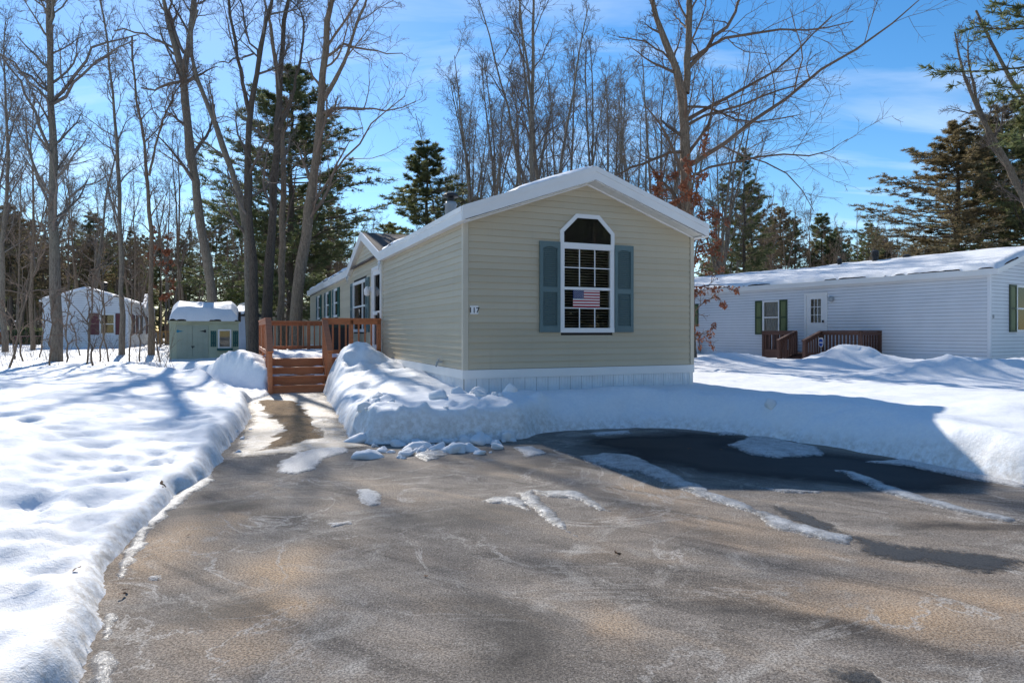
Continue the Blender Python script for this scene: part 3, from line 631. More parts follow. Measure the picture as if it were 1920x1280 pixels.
# flue on the roof
q = MB(); q.lathe((1.0, 3.82, roofz(1.0)-.1), [(.12, 0), (.12, .52), (.135, .53), (.135, .56), (.11, .57), (.11, .60)], 18); fl = q.build('flue_pipe', 'grey', roof, True)
for p_ in fl.data.polygons: p_.use_smooth = len(p_.vertices) == 4
q = MB(); q.lathe((1.0, 3.82, roofz(1.0)-.1), [(.07, .60), (.07, .68), (.16, .70), (.17, .73), (.13, .77), (.05, .80), (.02, .80)], 18); q.build('flue_cap', 'black', roof)
# front window: double hung below, clipped arch above
wf = win(home, FR, 1.62, 2.58, 1.30, 2.68, .055, grid=[(1.675, 2.525, 2.03, 2.62, 3, 2), (1.675, 2.525, 1.36, 1.675, 3, 1), (1.675, 2.525, 1.36, 1.99, 1, 2)])
q = MB()
for i in range(30):
    z = 1.34+i*.0445; q.hexa([FR.p(1.66, -.075, z), FR.p(2.54, -.075, z), FR.p(2.54, -.045, z+.010), FR.p(1.66, -.045, z+.010)], [FR.p(1.66, -.075, z+.003), FR.p(2.54, -.075, z+.003), FR.p(2.54, -.045, z+.013), FR.p(1.66, -.045, z+.013)])
q.build('blind', 'blind', wf)
q = MB(); FR.box(q, 1.60, 2.60, -.60, -.58, 1.2, 2.75); q.build('dark_room', 'dark', wf)
q = MB(); po = [(1.60, 2.66), (1.60, 2.91), (1.885, 3.19), (2.315, 3.19), (2.60, 2.91), (2.60, 2.66)]; pi = [(1.665, 2.72), (1.665, 2.885), (1.912, 3.125), (2.288, 3.125), (2.535, 2.885), (2.535, 2.72)]
for i in range(6):
    j = (i+1) % 6; FR.prism(q, [po[i], po[j], pi[j], pi[i]], .0, .044 if i != 5 else .046)
wa = q.build('arched_window', 'white', home)
q = MB(); FR.prism(q, pi[::-1], .022, .024); q.build('backing', 'dark', wa)
q = MB(); FR.prism(q, pi[::-1], .028, .031); q.build('pane', 'glass', wa)
louvre_shutter(home, FR, 1.238, 1.597, 1.285, 2.72, 'teal'); louvre_shutter(home, FR, 2.606, 2.965, 1.285, 2.72, 'teal')
# flag behind the lower pane
flag = thing('flag', 'small striped national flag hung inside the lower front window', 'flag', home.matrix_basis @ Vector((2.083, .030, 1.69)) if False else (0, 0, 0))
bpy.context.view_layer.update(); p = home.matrix_world @ Vector((1.836, -.0225, 1.690)); flag.location = p; flag.rotation_euler = (0, 0, A1)
fw, fh = .494, .29
for i in range(13):
    q = MB(); q.box(0 if i < 6 else fw*.4, fw, -.001, .001, fh*i/13, fh*(i+1)/13) if i >= 6 else q.box(0, fw, -.001, .001, fh*i/13, fh*(i+1)/13)
    q.build('stripe', 'flagred' if i % 2 == 0 else 'flagwhite', flag)
q = MB(); q.box(0, fw*.4, -.001, .001, fh*6/13, fh); ca = q.build('canton', 'flagblue', flag)
q = MB()
for r in range(9):
    for c_ in range(6 if r % 2 == 0 else 5):
        cx = fw*.4*((c_*2+1+(r % 2))/12); cz = fh*6/13+fh*7/13*(r+1)/10
        for k in range(5):
            a = math.pi/2+k*2*math.pi/5; R_ = .0085
            q.quad((cx, -.0025, cz), (cx+.38*R_*math.cos(a-.63), -.0025, cz+.38*R_*math.sin(a-.63)), (cx+R_*math.cos(a), -.0025, cz+R_*math.sin(a)), (cx+.38*R_*math.cos(a+.63), -.0025, cz+.38*R_*math.sin(a+.63)))
q.build('star', 'flagwhite', ca)
q = MB(); FR.prism(q, [(.085, 1.560), (.218, 1.560), (.218, 1.685), (.085, 1.685)], .0235, .027); np_ = q.build('number_plate', 'white', home)
text_mesh('117', .115, 'ink', 'number', np_, FR.p(.151, .0275, 1.580), (math.pi/2, 0, 0), .0008)
# left side windows, door, tap, lamp
w2 = win(home, LF, 7.87, 9.86, 1.30, 2.66, .06, vsplit=8.42, curtain=None)
louvre_shutter(home, LF, 7.40, 7.845, 1.28, 2.68, 'teal', slats=(16, 14), arch=False); louvre_shutter(home, LF, 9.885, 10.25, 1.28, 2.68, 'teal', slats=(16, 14), arch=False)
for i in range(3):
    o = OPL[2+i]; win(home, LF, o[0], o[1], o[2], o[3], .05); louvre_shutter(home, LF, o[0]-.42, o[0]-.03, 1.78, 2.74, 'dkteal', slats=(0, 0), arch=False); louvre_shutter(home, LF, o[1]+.03, o[1]+.42, 1.78, 2.74, 'teal', slats=(0, 0), arch=False)
q = MB(); a0, a1, z0, z1 = OPL[0]
LF.box(q, a0-.05, a0+.03, -.05, .05, z0, z1+.06); LF.box(q, a1-.03, a1+.05, -.05, .05, z0, z1+.06); LF.box(q, a0+.03, a1-.03, -.05, .048, z1-.02, z1+.06); df = q.build('door_frame', 'white', home)
q = MB()
for (l, r, b, t) in ((a0+.03, a0+.13, z0, z1-.02), (a1-.13, a1-.03, z0, z1-.02), (a0+.13, a1-.13, z0, z0+.25), (a0+.13, a1-.13, z1-.14, z1-.02), (a0+.13, a1-.13, 1.70, 1.79)): LF.box(q, l, r, -.02, .03, b, t)
dr = q.build('storm_door', 'white', home)
q = MB(); LF.box(q, a0+.12, a1-.12, .0, .006, z0+.24, z1-.13); q.build('pane', 'glass', dr)
q = MB(); LF.box(q, a0+.16, a0+.19, .03, .075, 1.62, 1.74); q.build('handle', 'black', dr)
q = MB(); LF.box(q, a0, a1, -.55, -.5, z0, z1); q.build('inner_door', 'curtain', dr)
q = MB(); LF.box(q, 7.12, 7.26, .018, .05, 2.30, 2.42); q.lathe((-.12, 7.19, 2.18), [(.02, 0), (.07, .03), (.08, .16), (.04, .22), (.02, .24)], 10); LF.box(q, 7.17, 7.21, .05, .12, 2.38, 2.41); q.build('porch_lamp', 'white', home, False)
q = MB(); q.bar(LF.p(1.05, .02, .80), LF.p(1.05, .11, .80), .03, .03); q.bar(LF.p(1.05, .10, .81), LF.p(1.05, .13, .72), .028, .028); q.box(-.10, -.07, 1.0, 1.1, .835, .85); q.bar(LF.p(1.05, .085, .80), LF.p(1.05, .085, .84), .012, .012); q.build('tap', 'grey', home)

def frameworld(o, x, y, z=0): return o.matrix_world @ Vector((x, y, z))
# snow lying on the roof of the home
def roof_snow(par_loc, rz, fz, x0, x1, y0, y1, th, seed, label, nx=40, ny=90, thr=None, edge=.12, nz=.10):
    xs = np.linspace(x0, x1, nx); ys = np.linspace(y0, y1, ny); X_, Y_ = np.meshgrid(xs, ys)
    d = np.minimum(np.minimum(X_-x0, x1-X_), np.minimum(Y_-y0, y1-Y_))+nz*fbm(X_*2.2, Y_*2.2, seed, 4)
    if thr is not None: d = np.minimum(d, thr(X_, Y_))
    base = np.vectorize(fz)(X_, Y_); t = th*np.sqrt(np.clip(d/edge, 0, 1))*(1+.3*fbm(X_*1.2, Y_*1.2, seed+5, 3))
    Zz = np.where(d > 0, base+.004+t, base-.03)
    k = np.arange(X_.size).reshape(X_.shape); f = np.stack([k[:-1, :-1], k[:-1, 1:], k[1:, 1:], k[1:, :-1]], -1).reshape(-1, 4)
    dm = np.stack([d[:-1, :-1], d[:-1, 1:], d[1:, 1:], d[1:, :-1]], -1).reshape(-1, 4).max(1); f = f[dm > 0]
    o = npmesh('roof_snow', np.stack([X_, Y_, Zz], -1).reshape(-1, 3), f, 'snow2'); o.location = par_loc; o.rotation_euler = (0, 0, rz); return tag(o, label, 'snow', 'snow on the roofs')
roof_snow(home.location, A1, lambda x, y: roofz(x), .75, 2.18, -.22, 5.2, .09, 61, 'thin snow sheet by the ridge of the beige home', 40, 100, edge=.25)
roof_snow(home.location, A1, lambda x, y: roofz(x), -.05, 2.1, 4.6, 7.0, .10, 66, 'snow patch in the valley beside the beige cross gable', 50, 60, thr=lambda x, y: np.minimum((2.05-x)*.3+.3*fbm(x*2, y*2, 8, 3)+.08, 7.1-y-x*.45-.3*(x < .1)))
roof_snow(home.location, A1, lambda x, y: roofz(x), -.06, 2.1, 10.8, 21.7, .13, 71, 'long snow cover on the rear roof of the beige home', 24, 110)

# ---- red stained deck with steps
deck = thing('deck', 'red stained wooden deck with steps beside the beige home', 'deck', home.location, A1)
d0, d1, dx0, dx1 = 5.92, 10.5, -2.5, -.03
for i in range(18):
    a = dx0+.01+i*.1365; q = MB(); q.box(a, a+.131, d0, d1, DZ-.035, DZ); q.build('deck_board', 'red', deck)
q = MB(); q.box(dx0+.003, dx1, d0-.04, d0-.002, DZ-.22, DZ-.002); q.build('rim_joist', 'red', deck)
q = MB(); q.box(dx0-.03, dx0+.002, d0-.02, d1, DZ-.22, DZ-.002); q.box(dx0, dx1, d1+.002, d1+.035, DZ-.22, DZ-.002); q.build('rim_joist', 'red', deck)
RAILZ = DZ+.90; sx1 = -1.34
pw = .09; pbase = None
def post(par, x, y, z0, z1, mat='red', w=.09):
    q = MB(); q.box(x-w/2, x+w/2, y-w/2, y+w/2, z0, z1); return q.build('post', mat, par, bevel=.004)
for x, y in ((sx1+.03, d0), (-.72, d0), (-.085, d0), (dx0+.0, d0+.06), (dx0, 8.2), (dx0, d1-.05), (-1.2, d1-.05), (-.09, d1-.05)): post(deck, x, y, .0, RAILZ-.03)
def rail_run(par, a, b, mat, z, n, hb=.12, drop=.14, bw=.036, rail=(.10, .038), skip=None, mid=None, proto=None):
    """top rail, lower rail and balusters between two points in plan"""
    a = Vector((*a, 0)); b = Vector((*b, 0)); d = (b-a).normalized(); nrm = Vector((-d.y, d.x, 0))
    q = MB(); q.bar(a+Vector((0, 0, z-.019)), b+Vector((0, 0, z-.019)), rail[0]+.03, .038); q.build('top_rail', mat, par)
    q = MB(); q.bar(a+nrm*.03+Vector((0, 0, z-.09)), b+nrm*.03+Vector((0, 0, z-.09)), .03, .10); q.build('upper_rail', mat, par)
    q = MB(); q.bar(a+nrm*.03+Vector((0, 0, z-.90+hb+.02)), b+nrm*.03+Vector((0, 0, z-.90+hb+.02)), .03, .09); q.build('bottom_rail', mat, par)
    first = None
    for i in range(n):
        p = a+(b-a)*((i+.5)/n)-nrm*.006
        if first is None:
            q = MB(); q.box(-bw/2, bw/2, -bw/2, bw/2, z-.9+hb-.03, z-.05); first = q.build('baluster', mat, par); first.location = p; first.rotation_euler = (0, 0, math.atan2(d.y, d.x))
        else: link_copy(first, par, p, (0, 0, math.atan2(d.y, d.x)))
rail_run(deck, (-.04, d0), (sx1, d0), 'red', RAILZ, 9)
rail_run(deck, (dx0, d1-.05), (-.04, d1-.05), 'red', RAILZ, 16)
rail_run(deck, (dx0, d0+.05), (dx0, d1-.05), 'red', RAILZ, 28)
NS = 4; run = .27; rise = DZ/NS
for k in range(NS):
    z = DZ-rise*k; y = d0-.04-run*(k-1)
    q = MB(); q.box(dx0+.03, sx1-.03, y-run-.0+ .0, y-run+.028, z-rise+.0, z-.036) if k else q.box(dx0+.03, sx1-.03, d0-.07, d0-.042, z-rise, z-.037)
    q.build('riser', 'red', deck)
    if k:
        q = MB(); q.box(dx0+.02, sx1-.02, y-run-.03, y+.0, z-.035, z); q.build('tread', 'red', deck, bevel=.004)
        # snow crumbs at the tread ends are part of the ground snow
for x in (dx0+.0, sx1+.0):
    q = MB(); yb = d0-.04-run*NS+.18
    q.hexa([(x-.02, yb, 0), (x+.02, yb, 0), (x+.02, yb, .12), (x-.02, yb, .12)], [(x-.02, d0-.06, DZ-.26), (x+.02, d0-.06, DZ-.26), (x+.02, d0-.06, DZ-.0), (x-.02, d0-.06, DZ-.0)]); q.build('stringer', 'red', deck)
yb = d0-run*3-.10
for x in (dx0, sx1+.03):
    post(deck, x, yb, .0, rise+.72, 'red', .085)
    q = MB(); q.bar((x, d0-.02, RAILZ-.02), (x, yb-.08, rise+.70), .12, .04); q.build('stair_rail', 'red', deck)
    q = MB(); q.bar((x, d0-.05, RAILZ-.09), (x, yb-.03, rise+.63), .03, .10); q.bar((x+.001, d0-.05, DZ+.13), (x+.001, yb+.03, rise+.06), .03, .09); q.build('lower_stair_rail', 'red', deck)
    for i in range(5):
        t = (i+.7)/6; y = d0-.05+(yb-d0)*t; q = MB(); zt = RAILZ-.05+(rise+.66-RAILZ+.05)*t; q.box(x-.045, x-.012, y-.017, y+.017, zt-.76, zt); q.build('baluster', 'red', deck)
def patch(name, poly, zf, mat, label, cat, th=.05, rz=A1, loc=home.location, cell=.05, seed=1):
    o = sheet(name, poly, cell, zf, mat, .14, 3, seed, .2, th); del o['kind']; o.location = loc; o.rotation_euler = (0, 0, rz); return tag(o, label, cat)
patch('deck_snow', [(-2.45, 6.5), (-1.6, 6.2), (-.1, 6.6), (-.1, 10.3), (-2.45, 10.3)], DZ+.004, 'snow2', 'thin trodden snow lying on the red deck', 'snow', .07, seed=31)
for k in range(3):
    z = DZ-rise*(k+1); y = d0-.04-run*(k+1)
    for s, l in ((0, 'left'), (1, 'right')):
        x = dx0+.05 if s == 0 else sx1-.22
        patch('step_snow', [(x, y+.02), (x+.16, y+.05), (x+.2, y+.2), (x, y+.2)], z+.003, 'snow2', 'crumbs of snow at the %s end of the %s red step' % (l, ('upper', 'middle', 'lower')[k]), 'snow', .04, cell=.025, seed=40+k*2+s)
# bin on the deck
bn = thing('storage_bin', 'dark green square bin standing on the red deck by the wall', 'bin', frameworld(home, -.62, 8.9, DZ), A1)
q = MB(); q.hexa([(-.27, -.27, .0), (.27, -.27, .0), (.27, .27, .0), (-.27, .27, .0)], [(-.31, -.31, .70), (.31, -.31, .70), (.31, .31, .70), (-.31, .31, .70)]); q.build('body', 'black', bn, bevel=.02)
q = MB(); q.box(-.34, .34, -.34, .34, .70, .75); q.box(-.30, .30, -.30, .30, .75, .78); q.build('lid', paint('bin_green', (.03, .05, .035)), bn, bevel=.012)

# ---- white mobile home on the right
B2 = math.radians(30); R0 = Vector((13.1, 18.0, 0))
wh = thing('mobile_home', 'long white mobile home with green shutters and a snowy roof on the right', 'house', R0, B2)
bpy.context.view_layer.update()
ax_ = Vector((-math.sin(B2), math.cos(B2)))
def wl(pxx):                                                                  # photo column -> distance along the long wall
    k = (pxx-960)/FPX; return (k*R0.y-R0.x)/(ax_.x-k*ax_.y)
def wz(pxx, pyy): L = wl(pxx); return CAMZ+(HOR-pyy)/FPX*(R0.y+ax_.y*L)
ZB2, ZT2, LN2, WD2 = .62, 2.86, 20.0, 4.3
wo_ = [(wl(1462), wl(1431.5), wz(1447, 626), wz(1447, 564)), (wl(1549), wl(1512), .60, wz(1530, 553)), (wl(1330)+1.1, wl(1330)+2.0, 1.45, 2.45)]
siding(wh, LF, .05, LN2, ZB2, ZT2, .1016, wo_, 'wsiding', joined=True, name='siding', t0=.028)
siding(wh, FR, .05, WD2, ZB2, 3.6, .1016, [(1.47, 2.3, 1.3, 2.6)], 'wsiding', cut=lambda z: (0, WD2) if z < ZT2 else ((z-ZT2)/.3, WD2-(z-ZT2)/.3), joined=True, name='siding')
mb = MB(); core(mb, LF, .0, LN2, .02, ZT2, wo_); core(mb, FR, .08, WD2, .02, ZT2, [(1.47, 2.3, 1.3, 2.6)]); mb.box(WD2-.08, WD2, .08, LN2, .02, ZT2); mb.box(.08, WD2-.08, LN2-.08, LN2, .02, ZT2); FR.prism(mb, [(0, ZT2), (WD2, ZT2), (WD2/2, ZT2+.3*WD2/2)], -.08, -.001); mb.build('wall', 'wsiding', wh)
q = MB(); FR.box(q, -.022, .06, -.05, .022, ZB2, ZT2); LF.box(q, .001, .06, -.01, .0215, ZB2, ZT2); q.build('corner_post', 'wsiding', wh)
q = MB(); LF.box(q, -.02, LN2, -.01, .004, .04, ZB2-.002)
for i in range(120): LF.box(q, i*.15, i*.15+.02, .004, .013, .05, ZB2-.004)
LF.box(q, -.02, LN2, .0, .020, ZB2-.06, ZB2-.001)
for i in range(24): FR.box(q, i*.15+.03, i*.15+.05, .004, .013, .05, ZB2-.004)
FR.box(q, .021, WD2, -.01, .004, .04, ZB2-.002); FR.box(q, .021, WD2, .0, .0195, ZB2-.06, ZB2-.001); q.build('skirting', 'wsiding', wh)
def rz2(x): return ZT2+.16+.30*(min(x, WD2-x)+.15)
q = MB(); q.hexa([(-.15, -.25, rz2(-.15)-.06), (WD2/2, -.25, rz2(WD2/2)-.06), (WD2/2, LN2, rz2(WD2/2)-.06), (-.15, LN2, rz2(-.15)-.06)], [(-.15, -.25, rz2(-.15)), (WD2/2, -.25, rz2(WD2/2)), (WD2/2, LN2, rz2(WD2/2)), (-.15, LN2, rz2(-.15))])
q.hexa([(WD2/2, -.25, rz2(WD2/2)-.06), (WD2+.15, -.25, rz2(-.15)-.06), (WD2+.15, LN2, rz2(-.15)-.06), (WD2/2, LN2, rz2(WD2/2)-.06)], [(WD2/2, -.25, rz2(WD2/2)), (WD2+.15, -.25, rz2(-.15)), (WD2+.15, LN2, rz2(-.15)), (WD2/2, LN2, rz2(WD2/2))]); rf2 = q.build('roof', 'shingle', wh)
q = MB(); q.box(-.175, -.15, -.25, LN2, ZT2-.02, rz2(-.15)-.01); q.box(-.15, .0, -.25, LN2, ZT2-.01, ZT2+.005); q.build('eave_fascia', 'white', wh)
for s in (0, 1):
    X_ = (lambda x: x) if s == 0 else (lambda x: WD2-x)
    q = MB(); FR.prism(q, [(X_(-.175), rz2(-.15)-.18), (X_(WD2/2), rz2(WD2/2)-.18), (X_(WD2/2), rz2(WD2/2)-.03), (X_(-.175), rz2(-.15)-.03)], .251, .275); q.hexa([(X_(-.15), -.25, rz2(-.15)-.18), (X_(WD2/2), -.25, rz2(WD2/2)-.18), (X_(WD2/2), -.02, rz2(WD2/2)-.18), (X_(-.15), -.02, rz2(-.15)-.18)], [(X_(-.15), -.25, rz2(-.15)-.17), (X_(WD2/2), -.25, rz2(WD2/2)-.17), (X_(WD2/2), -.02, rz2(WD2/2)-.17), (X_(-.15), -.02, rz2(-.15)-.17)]); q.build('rake_fascia', 'white', wh)
win(wh, LF, *wo_[0], .045, curtain='curtain'); panel_shutter(wh, LF, wl(1430.5), wl(1417), wo_[0][2]-.02, wo_[0][3]+.02, 'green', 'greenpanel'); panel_shutter(wh, LF, wl(1477), wl(1462.5), wo_[0][2]-.02, wo_[0][3]+.02, 'green', 'greenpanel')
win(wh, LF, *wo_[2], .045, curtain='curtain'); panel_shutter(wh, LF, wl(1310.5), wl(1310.5)+.42, 1.5, 2.43, 'green', 'greenpanel'); panel_shutter(wh, LF, wo_[2][1]+.03, wo_[2][1]+.42, 1.5, 2.43, 'green', 'greenpanel')
win(wh, FR, 1.47, 2.3, 1.3, 2.6, .045, curtain='curtain'); panel_shutter(wh, FR, 1.05, 1.44, 1.28, 2.62, 'green', 'greenpanel'); panel_shutter(wh, FR, 2.33, 2.72, 1.28, 2.62, 'green', 'greenpanel')
q = MB(); FR.box(q, .12, .19, .018, .03, 1.66, 1.76); q.build('number_plate', 'grey', wh)
a0, a1, z0, z1 = wo_[1]
q = MB(); LF.box(q, a0-.06, a0+.02, -.05, .045, z0, z1+.08); LF.box(q, a1-.02, a1+.06, -.05, .045, z0, z1+.08); LF.box(q, a0+.02, a1-.02, -.05, .044, z1, z1+.08); q.build('door_frame', 'white', wh)
q = MB(); da, db, dz0, dz1 = a0+.18, a1-.18, z1-.95, z1-.14
for (l, r, b, t) in ((a0+.021, da, z0, z1), (db, a1-.021, z0, z1), (da, db, z0, dz0), (da, db, dz1, z1)): LF.box(q, l, r, -.02, .02, b, t)
dr2 = q.build('door', 'white', wh); q = MB(); LF.box(q, da, db, .0, .005, dz0, dz1); q.build('pane', 'glass', dr2)
q = MB()
for i in (1, 2): c_ = da+(db-da)*i/3; LF.box(q, c_-.01, c_+.01, .006, .016, dz0, dz1)
for i in (1, 2): c_ = dz0+(dz1-dz0)*i/3; LF.box(q, da, db, .0065, .0155, c_-.01, c_+.01)
q.build('muntin', 'white', dr2); q = MB(); LF.box(q, da, db, -.25, -.24, dz0, dz1); q.build('curtain', 'curtain', dr2)
q = MB(); LF.box(q, a0+.07, a0+.11, .02, .07, 1.6, 1.68); q.build('handle', 'black', dr2)
q = MB(); L_ = wl(1561); q.lathe(LF.p(L_, .10, wz(1561, 566)), [(.02, 0), (.07, .03), (.075, .14), (.03, .19)], 10); LF.box(q, L_-.05, L_+.05, .018, .035, wz(1561, 566)+.05, wz(1561, 566)+.17); q.bar(LF.p(L_, .03, wz(1561, 566)+.16), LF.p(L_, .10, wz(1561, 566)+.18), .03, .03); q.build('porch_lamp', 'grey', wh)
for (pxx, r, h, xx) in ((1574, .07, .30, 1.75), (1641, .10, .42, 1.95), (1700, .10, .16, 2.0)):
    # vents stand near the ridge
    k = (pxx-960)/FPX; c_ = Vector((R0.x+math.cos(B2)*xx, R0.y+math.sin(B2)*xx)); L_ = (k*c_.y-c_.x)/(ax_.x-k*ax_.y)
    q = MB(); q.lathe((xx, L_, rz2(xx)-.05), [(r, 0), (r, h*.7), (r*1.25, h*.72), (r*1.25, h*.82), (r, h*.84), (r*1.25, h*.86), (r*1.25, h+.05), (r*.5, h+.09)], 14); q.build('roof_vent', 'black', rf2)
roof_snow(R0, B2, lambda x, y: rz2(max(x, -.17)), -.20, 2.13, -.28, LN2, .11, 81, 'thick snow covering the white home on the right', 50, 320, thr=lambda x, y: 1.95-x+.5*fbm(x*1.1, y*.6, 14, 3)+.55*sstep(5, 2, y)+.4*sstep(8, 11, y), edge=.14, nz=.03)
# porch of the white home
po_ = thing('porch', 'small dark brown wooden porch with steps at the white home', 'porch', R0, B2)
def wlp(pxx, off):
    k = (pxx-960)/FPX; bx, by = R0.x+math.cos(B2)*off, R0.y+math.sin(B2)*off; return (k*by-bx)/(ax_.x-k*ax_.y)
pd, PZ = 1.05, .58; pa, pb = wlp(1614, -pd), wlp(1432, -pd)
for i in range(8): q = MB(); q.box(-pd+i*.13, -pd+i*.13+.124, pa, pb, PZ-.03, PZ); q.build('deck_board', 'brown', po_)
q = MB(); q.box(-pd-.03, -pd-.001, pa, pb, PZ-.2, PZ-.002); q.build('rim_joist', 'brown', po_)
PR = 1.32; sa, sb = wlp(1540, -pd), wlp(1492, -pd)
for x, y in ((-pd, pa), (-pd, sa), (-pd, sb), (-pd, pb), (-.06, pa), (-.06, pb)): post(po_, x, y, .1, PR-.02, 'brown')
rail_run(po_, (-pd, pa), (-pd, sa), 'brown', PR, 11, .19, bw=.05); rail_run(po_, (-pd, sb), (-pd, pb), 'brown', PR, 8, .19, bw=.05); rail_run(po_, (-.05, pa), (-pd, pa), 'brown', PR, 7, .19, bw=.05); rail_run(po_, (-.05, pb), (-pd, pb), 'brown', PR, 7, .19, bw=.05)
for k in range(3):
    z = PZ-.13*(k+1)
    if z > .1: q = MB(); q.box(-pd-.03-.28*(k+1), -pd-.03-.28*k, sa+.05, sb-.05, z-.035, z); q.build('tread', 'brown', po_)
    q = MB(); q.box(-pd-.05-.28*k+.0, -pd-.035-.28*k, sa+.05, sb-.05, z, z+.094); q.build('riser', 'brown', po_)
for y in (sa, sb):
    post(po_, -pd-.85, y, .05, 1.0, 'brown'); q = MB(); q.bar((-pd-.03, y, PR-.02), (-pd-.92, y, 1.0), .11, .04); q.bar((-pd-.03, y, PR-.10), (-pd-.88, y, .92), .03, .09); q.build('stair_rail', 'brown', po_)
    q = MB(); q.hexa([(-pd-.95, y-.02, .1), (-pd-.95, y+.02, .1), (-pd-.95, y+.02, .3), (-pd-.95, y-.02, .3)], [(-pd, y-.02, PZ-.3), (-pd, y+.02, PZ-.3), (-pd, y+.02, PZ), (-pd, y-.02, PZ)]); q.build('stringer', 'brown', po_)
    for i in range(6): t = (i+.6)/6.4; x = -pd-.05-.8*t; q = MB(); zt = PR-.05+(.97-PR)*t; q.box(x-.025, x+.025, y-.05, y-.012, zt-.66, zt); q.build('baluster', 'brown', po_)
# blue security sign in front of the porch
sgp = frameworld(wh, -pd-.25, sa-.16, 0)
sg = thing('yard_sign', 'small blue shield shaped sign on a stake before the brown porch', 'sign', (sgp.x, sgp.y, 0), B2-math.pi/2+.25)
oc = [(-.065, .05), (-.055, -.02), (-.03, -.06), (.03, -.06), (.055, -.02), (.065, .05), (.065, .16), (.04, .2), (-.04, .2), (-.065, .16)]
q = MB(); q.hexa([(a*1.15, .006, .85+.02+b*1.12) for a, b in oc], [(a*1.15, -.006, .85+.02+b*1.12) for a, b in oc]); q.build('border', 'white', sg)
q = MB(); q.hexa([(a*.92, -.0065, .875+b*.92) for a, b in oc], [(a*.92, -.010, .875+b*.92) for a, b in oc]); q.build('face', 'navy', sg)
q = MB(); q.box(-.055, .055, -.012, -.0105, .925, .955); q.build('band', 'white', sg)
q = MB(); q.box(-.012, .012, .0065, .02, .05, 1.0); q.build('stake', 'grey', sg)
# white gas tank by the wall of the white home, half hidden behind the beige home
tk = frameworld(wh, -.35, wl(1312), 0)
gt = thing('gas_tank', 'small white gas tank by the wall between the two homes', 'gas tank', (tk.x, tk.y, sh(tk.x, tk.y)-.05), 0)
q = MB(); q.lathe((0, 0, 0), [(.16, 0), (.19, .04), (.19, .5), (.15, .6), (.06, .66)], 16); q.build('tank', 'white', gt, True); q = MB(); q.lathe((0, 0, .66), [(.05, 0), (.05, .06), (.02, .1)], 8); q.bar((0, 0, .72), (.25, .1, .62), .02, .02); q.bar((.25, .1, .62), (.33, .14, .1), .02, .02); q.build('valve', 'black', gt)

# ---- white mobile home far left
F0 = Vector((-.715*37, 37, 0)); fh_ = thing('mobile_home', 'far white mobile home with maroon shutters behind bare trunks at left', 'house', F0, A1); WD3 = 4.2; LN3 = 14.
siding(fh_, FR, .05, WD3-.05, .62, 3.75, .127, [(2.78, 3.52, 1.15, 2.3)], 'wsiding', cut=lambda z: (0, WD3) if z < 3.0 else ((z-3.0)/.33, WD3-(z-3.0)/.33), joined=True, name='siding')
siding(fh_, RT, 0, LN3, .62, 3.0, .127, [], 'wsiding', joined=True, name='siding').location = (WD3, 0, 0)
mb = MB(); core(mb, FR, 0, WD3, .02, 3.0, [(2.78, 3.52, 1.15, 2.3)]); FR.prism(mb, [(0, 3.0), (WD3, 3.0), (WD3/2, 3.0+.33*WD3/2)], -.08, -.001); mb.box(WD3-.09, WD3-.001, .08, LN3, .02, 3.0); mb.box(0, .08, .08, LN3, .02, 3.0); mb.box(.08, WD3-.09, LN3-.08, LN3, .02, 3.0); mb.build('wall', 'wsiding', fh_); q = MB(); q.box(.1, WD3-.1, .6, .65, .3, 2.9); q.build('dark_room', 'dark', fh_)
q = MB(); q.hexa([(-.15, -.1, 2.97), (WD3/2, -.1, 3.70), (WD3/2, LN3, 3.70), (-.15, LN3, 2.97)], [(-.15, -.1, 3.05), (WD3/2, -.1, 3.78), (WD3/2, LN3, 3.78), (-.15, LN3, 3.05)]); q.hexa([(WD3/2, -.1, 3.70), (WD3+.15, -.1, 2.97), (WD3+.15, LN3, 2.97), (WD3/2, LN3, 3.70)], [(WD3/2, -.1, 3.78), (WD3+.15, -.1, 3.05), (WD3+.15, LN3, 3.05), (WD3/2, LN3, 3.78)]); q.build('roof', 'white', fh_)
win(fh_, FR, 2.78, 3.52, 1.15, 2.3, .05)
for l, r in ((2.25, 2.74), (3.56, 4.0)): q = MB(); FR.box(q, l, r, .018, .045, 1.1, 2.35); q.build('shutter', 'maroon', fh_)
for y in (1.5, 3.2, 5.2, 8.2): 
    q = MB(); q.box(WD3+.018, WD3+.05, y, y+.35, 1.1, 2.35); q.build('shutter', 'maroon', fh_); q = MB(); q.box(WD3+.018, WD3+.04, y+.38, y+1.1, 1.15, 2.3); q.build('window', 'dark', fh_)
q = MB(); q.hexa([(WD3, 6.0, 2.9), (WD3, 9.6, 2.9), (WD3, 7.8, 3.9)], [(WD3+.25, 6.0, 2.9), (WD3+.25, 9.6, 2.9), (WD3+.25, 7.8, 3.9)]); q.build('side_gable', 'wsiding', fh_)
q = MB(); q.lathe((WD3*.62, 2.5, 3.5), [(.13, 0), (.13, .62), (.2, .63), (.2, .78), (.05, .85)], 12); q.build('flue_pipe', 'black', fh_)
roof_snow(F0, A1, lambda x, y: 3.79-.33*abs(x-WD3/2), -.1, 4.3, -.08, 13, .12, 91, 'snow on the far white home behind bare trunks', 40, 60, edge=.2)

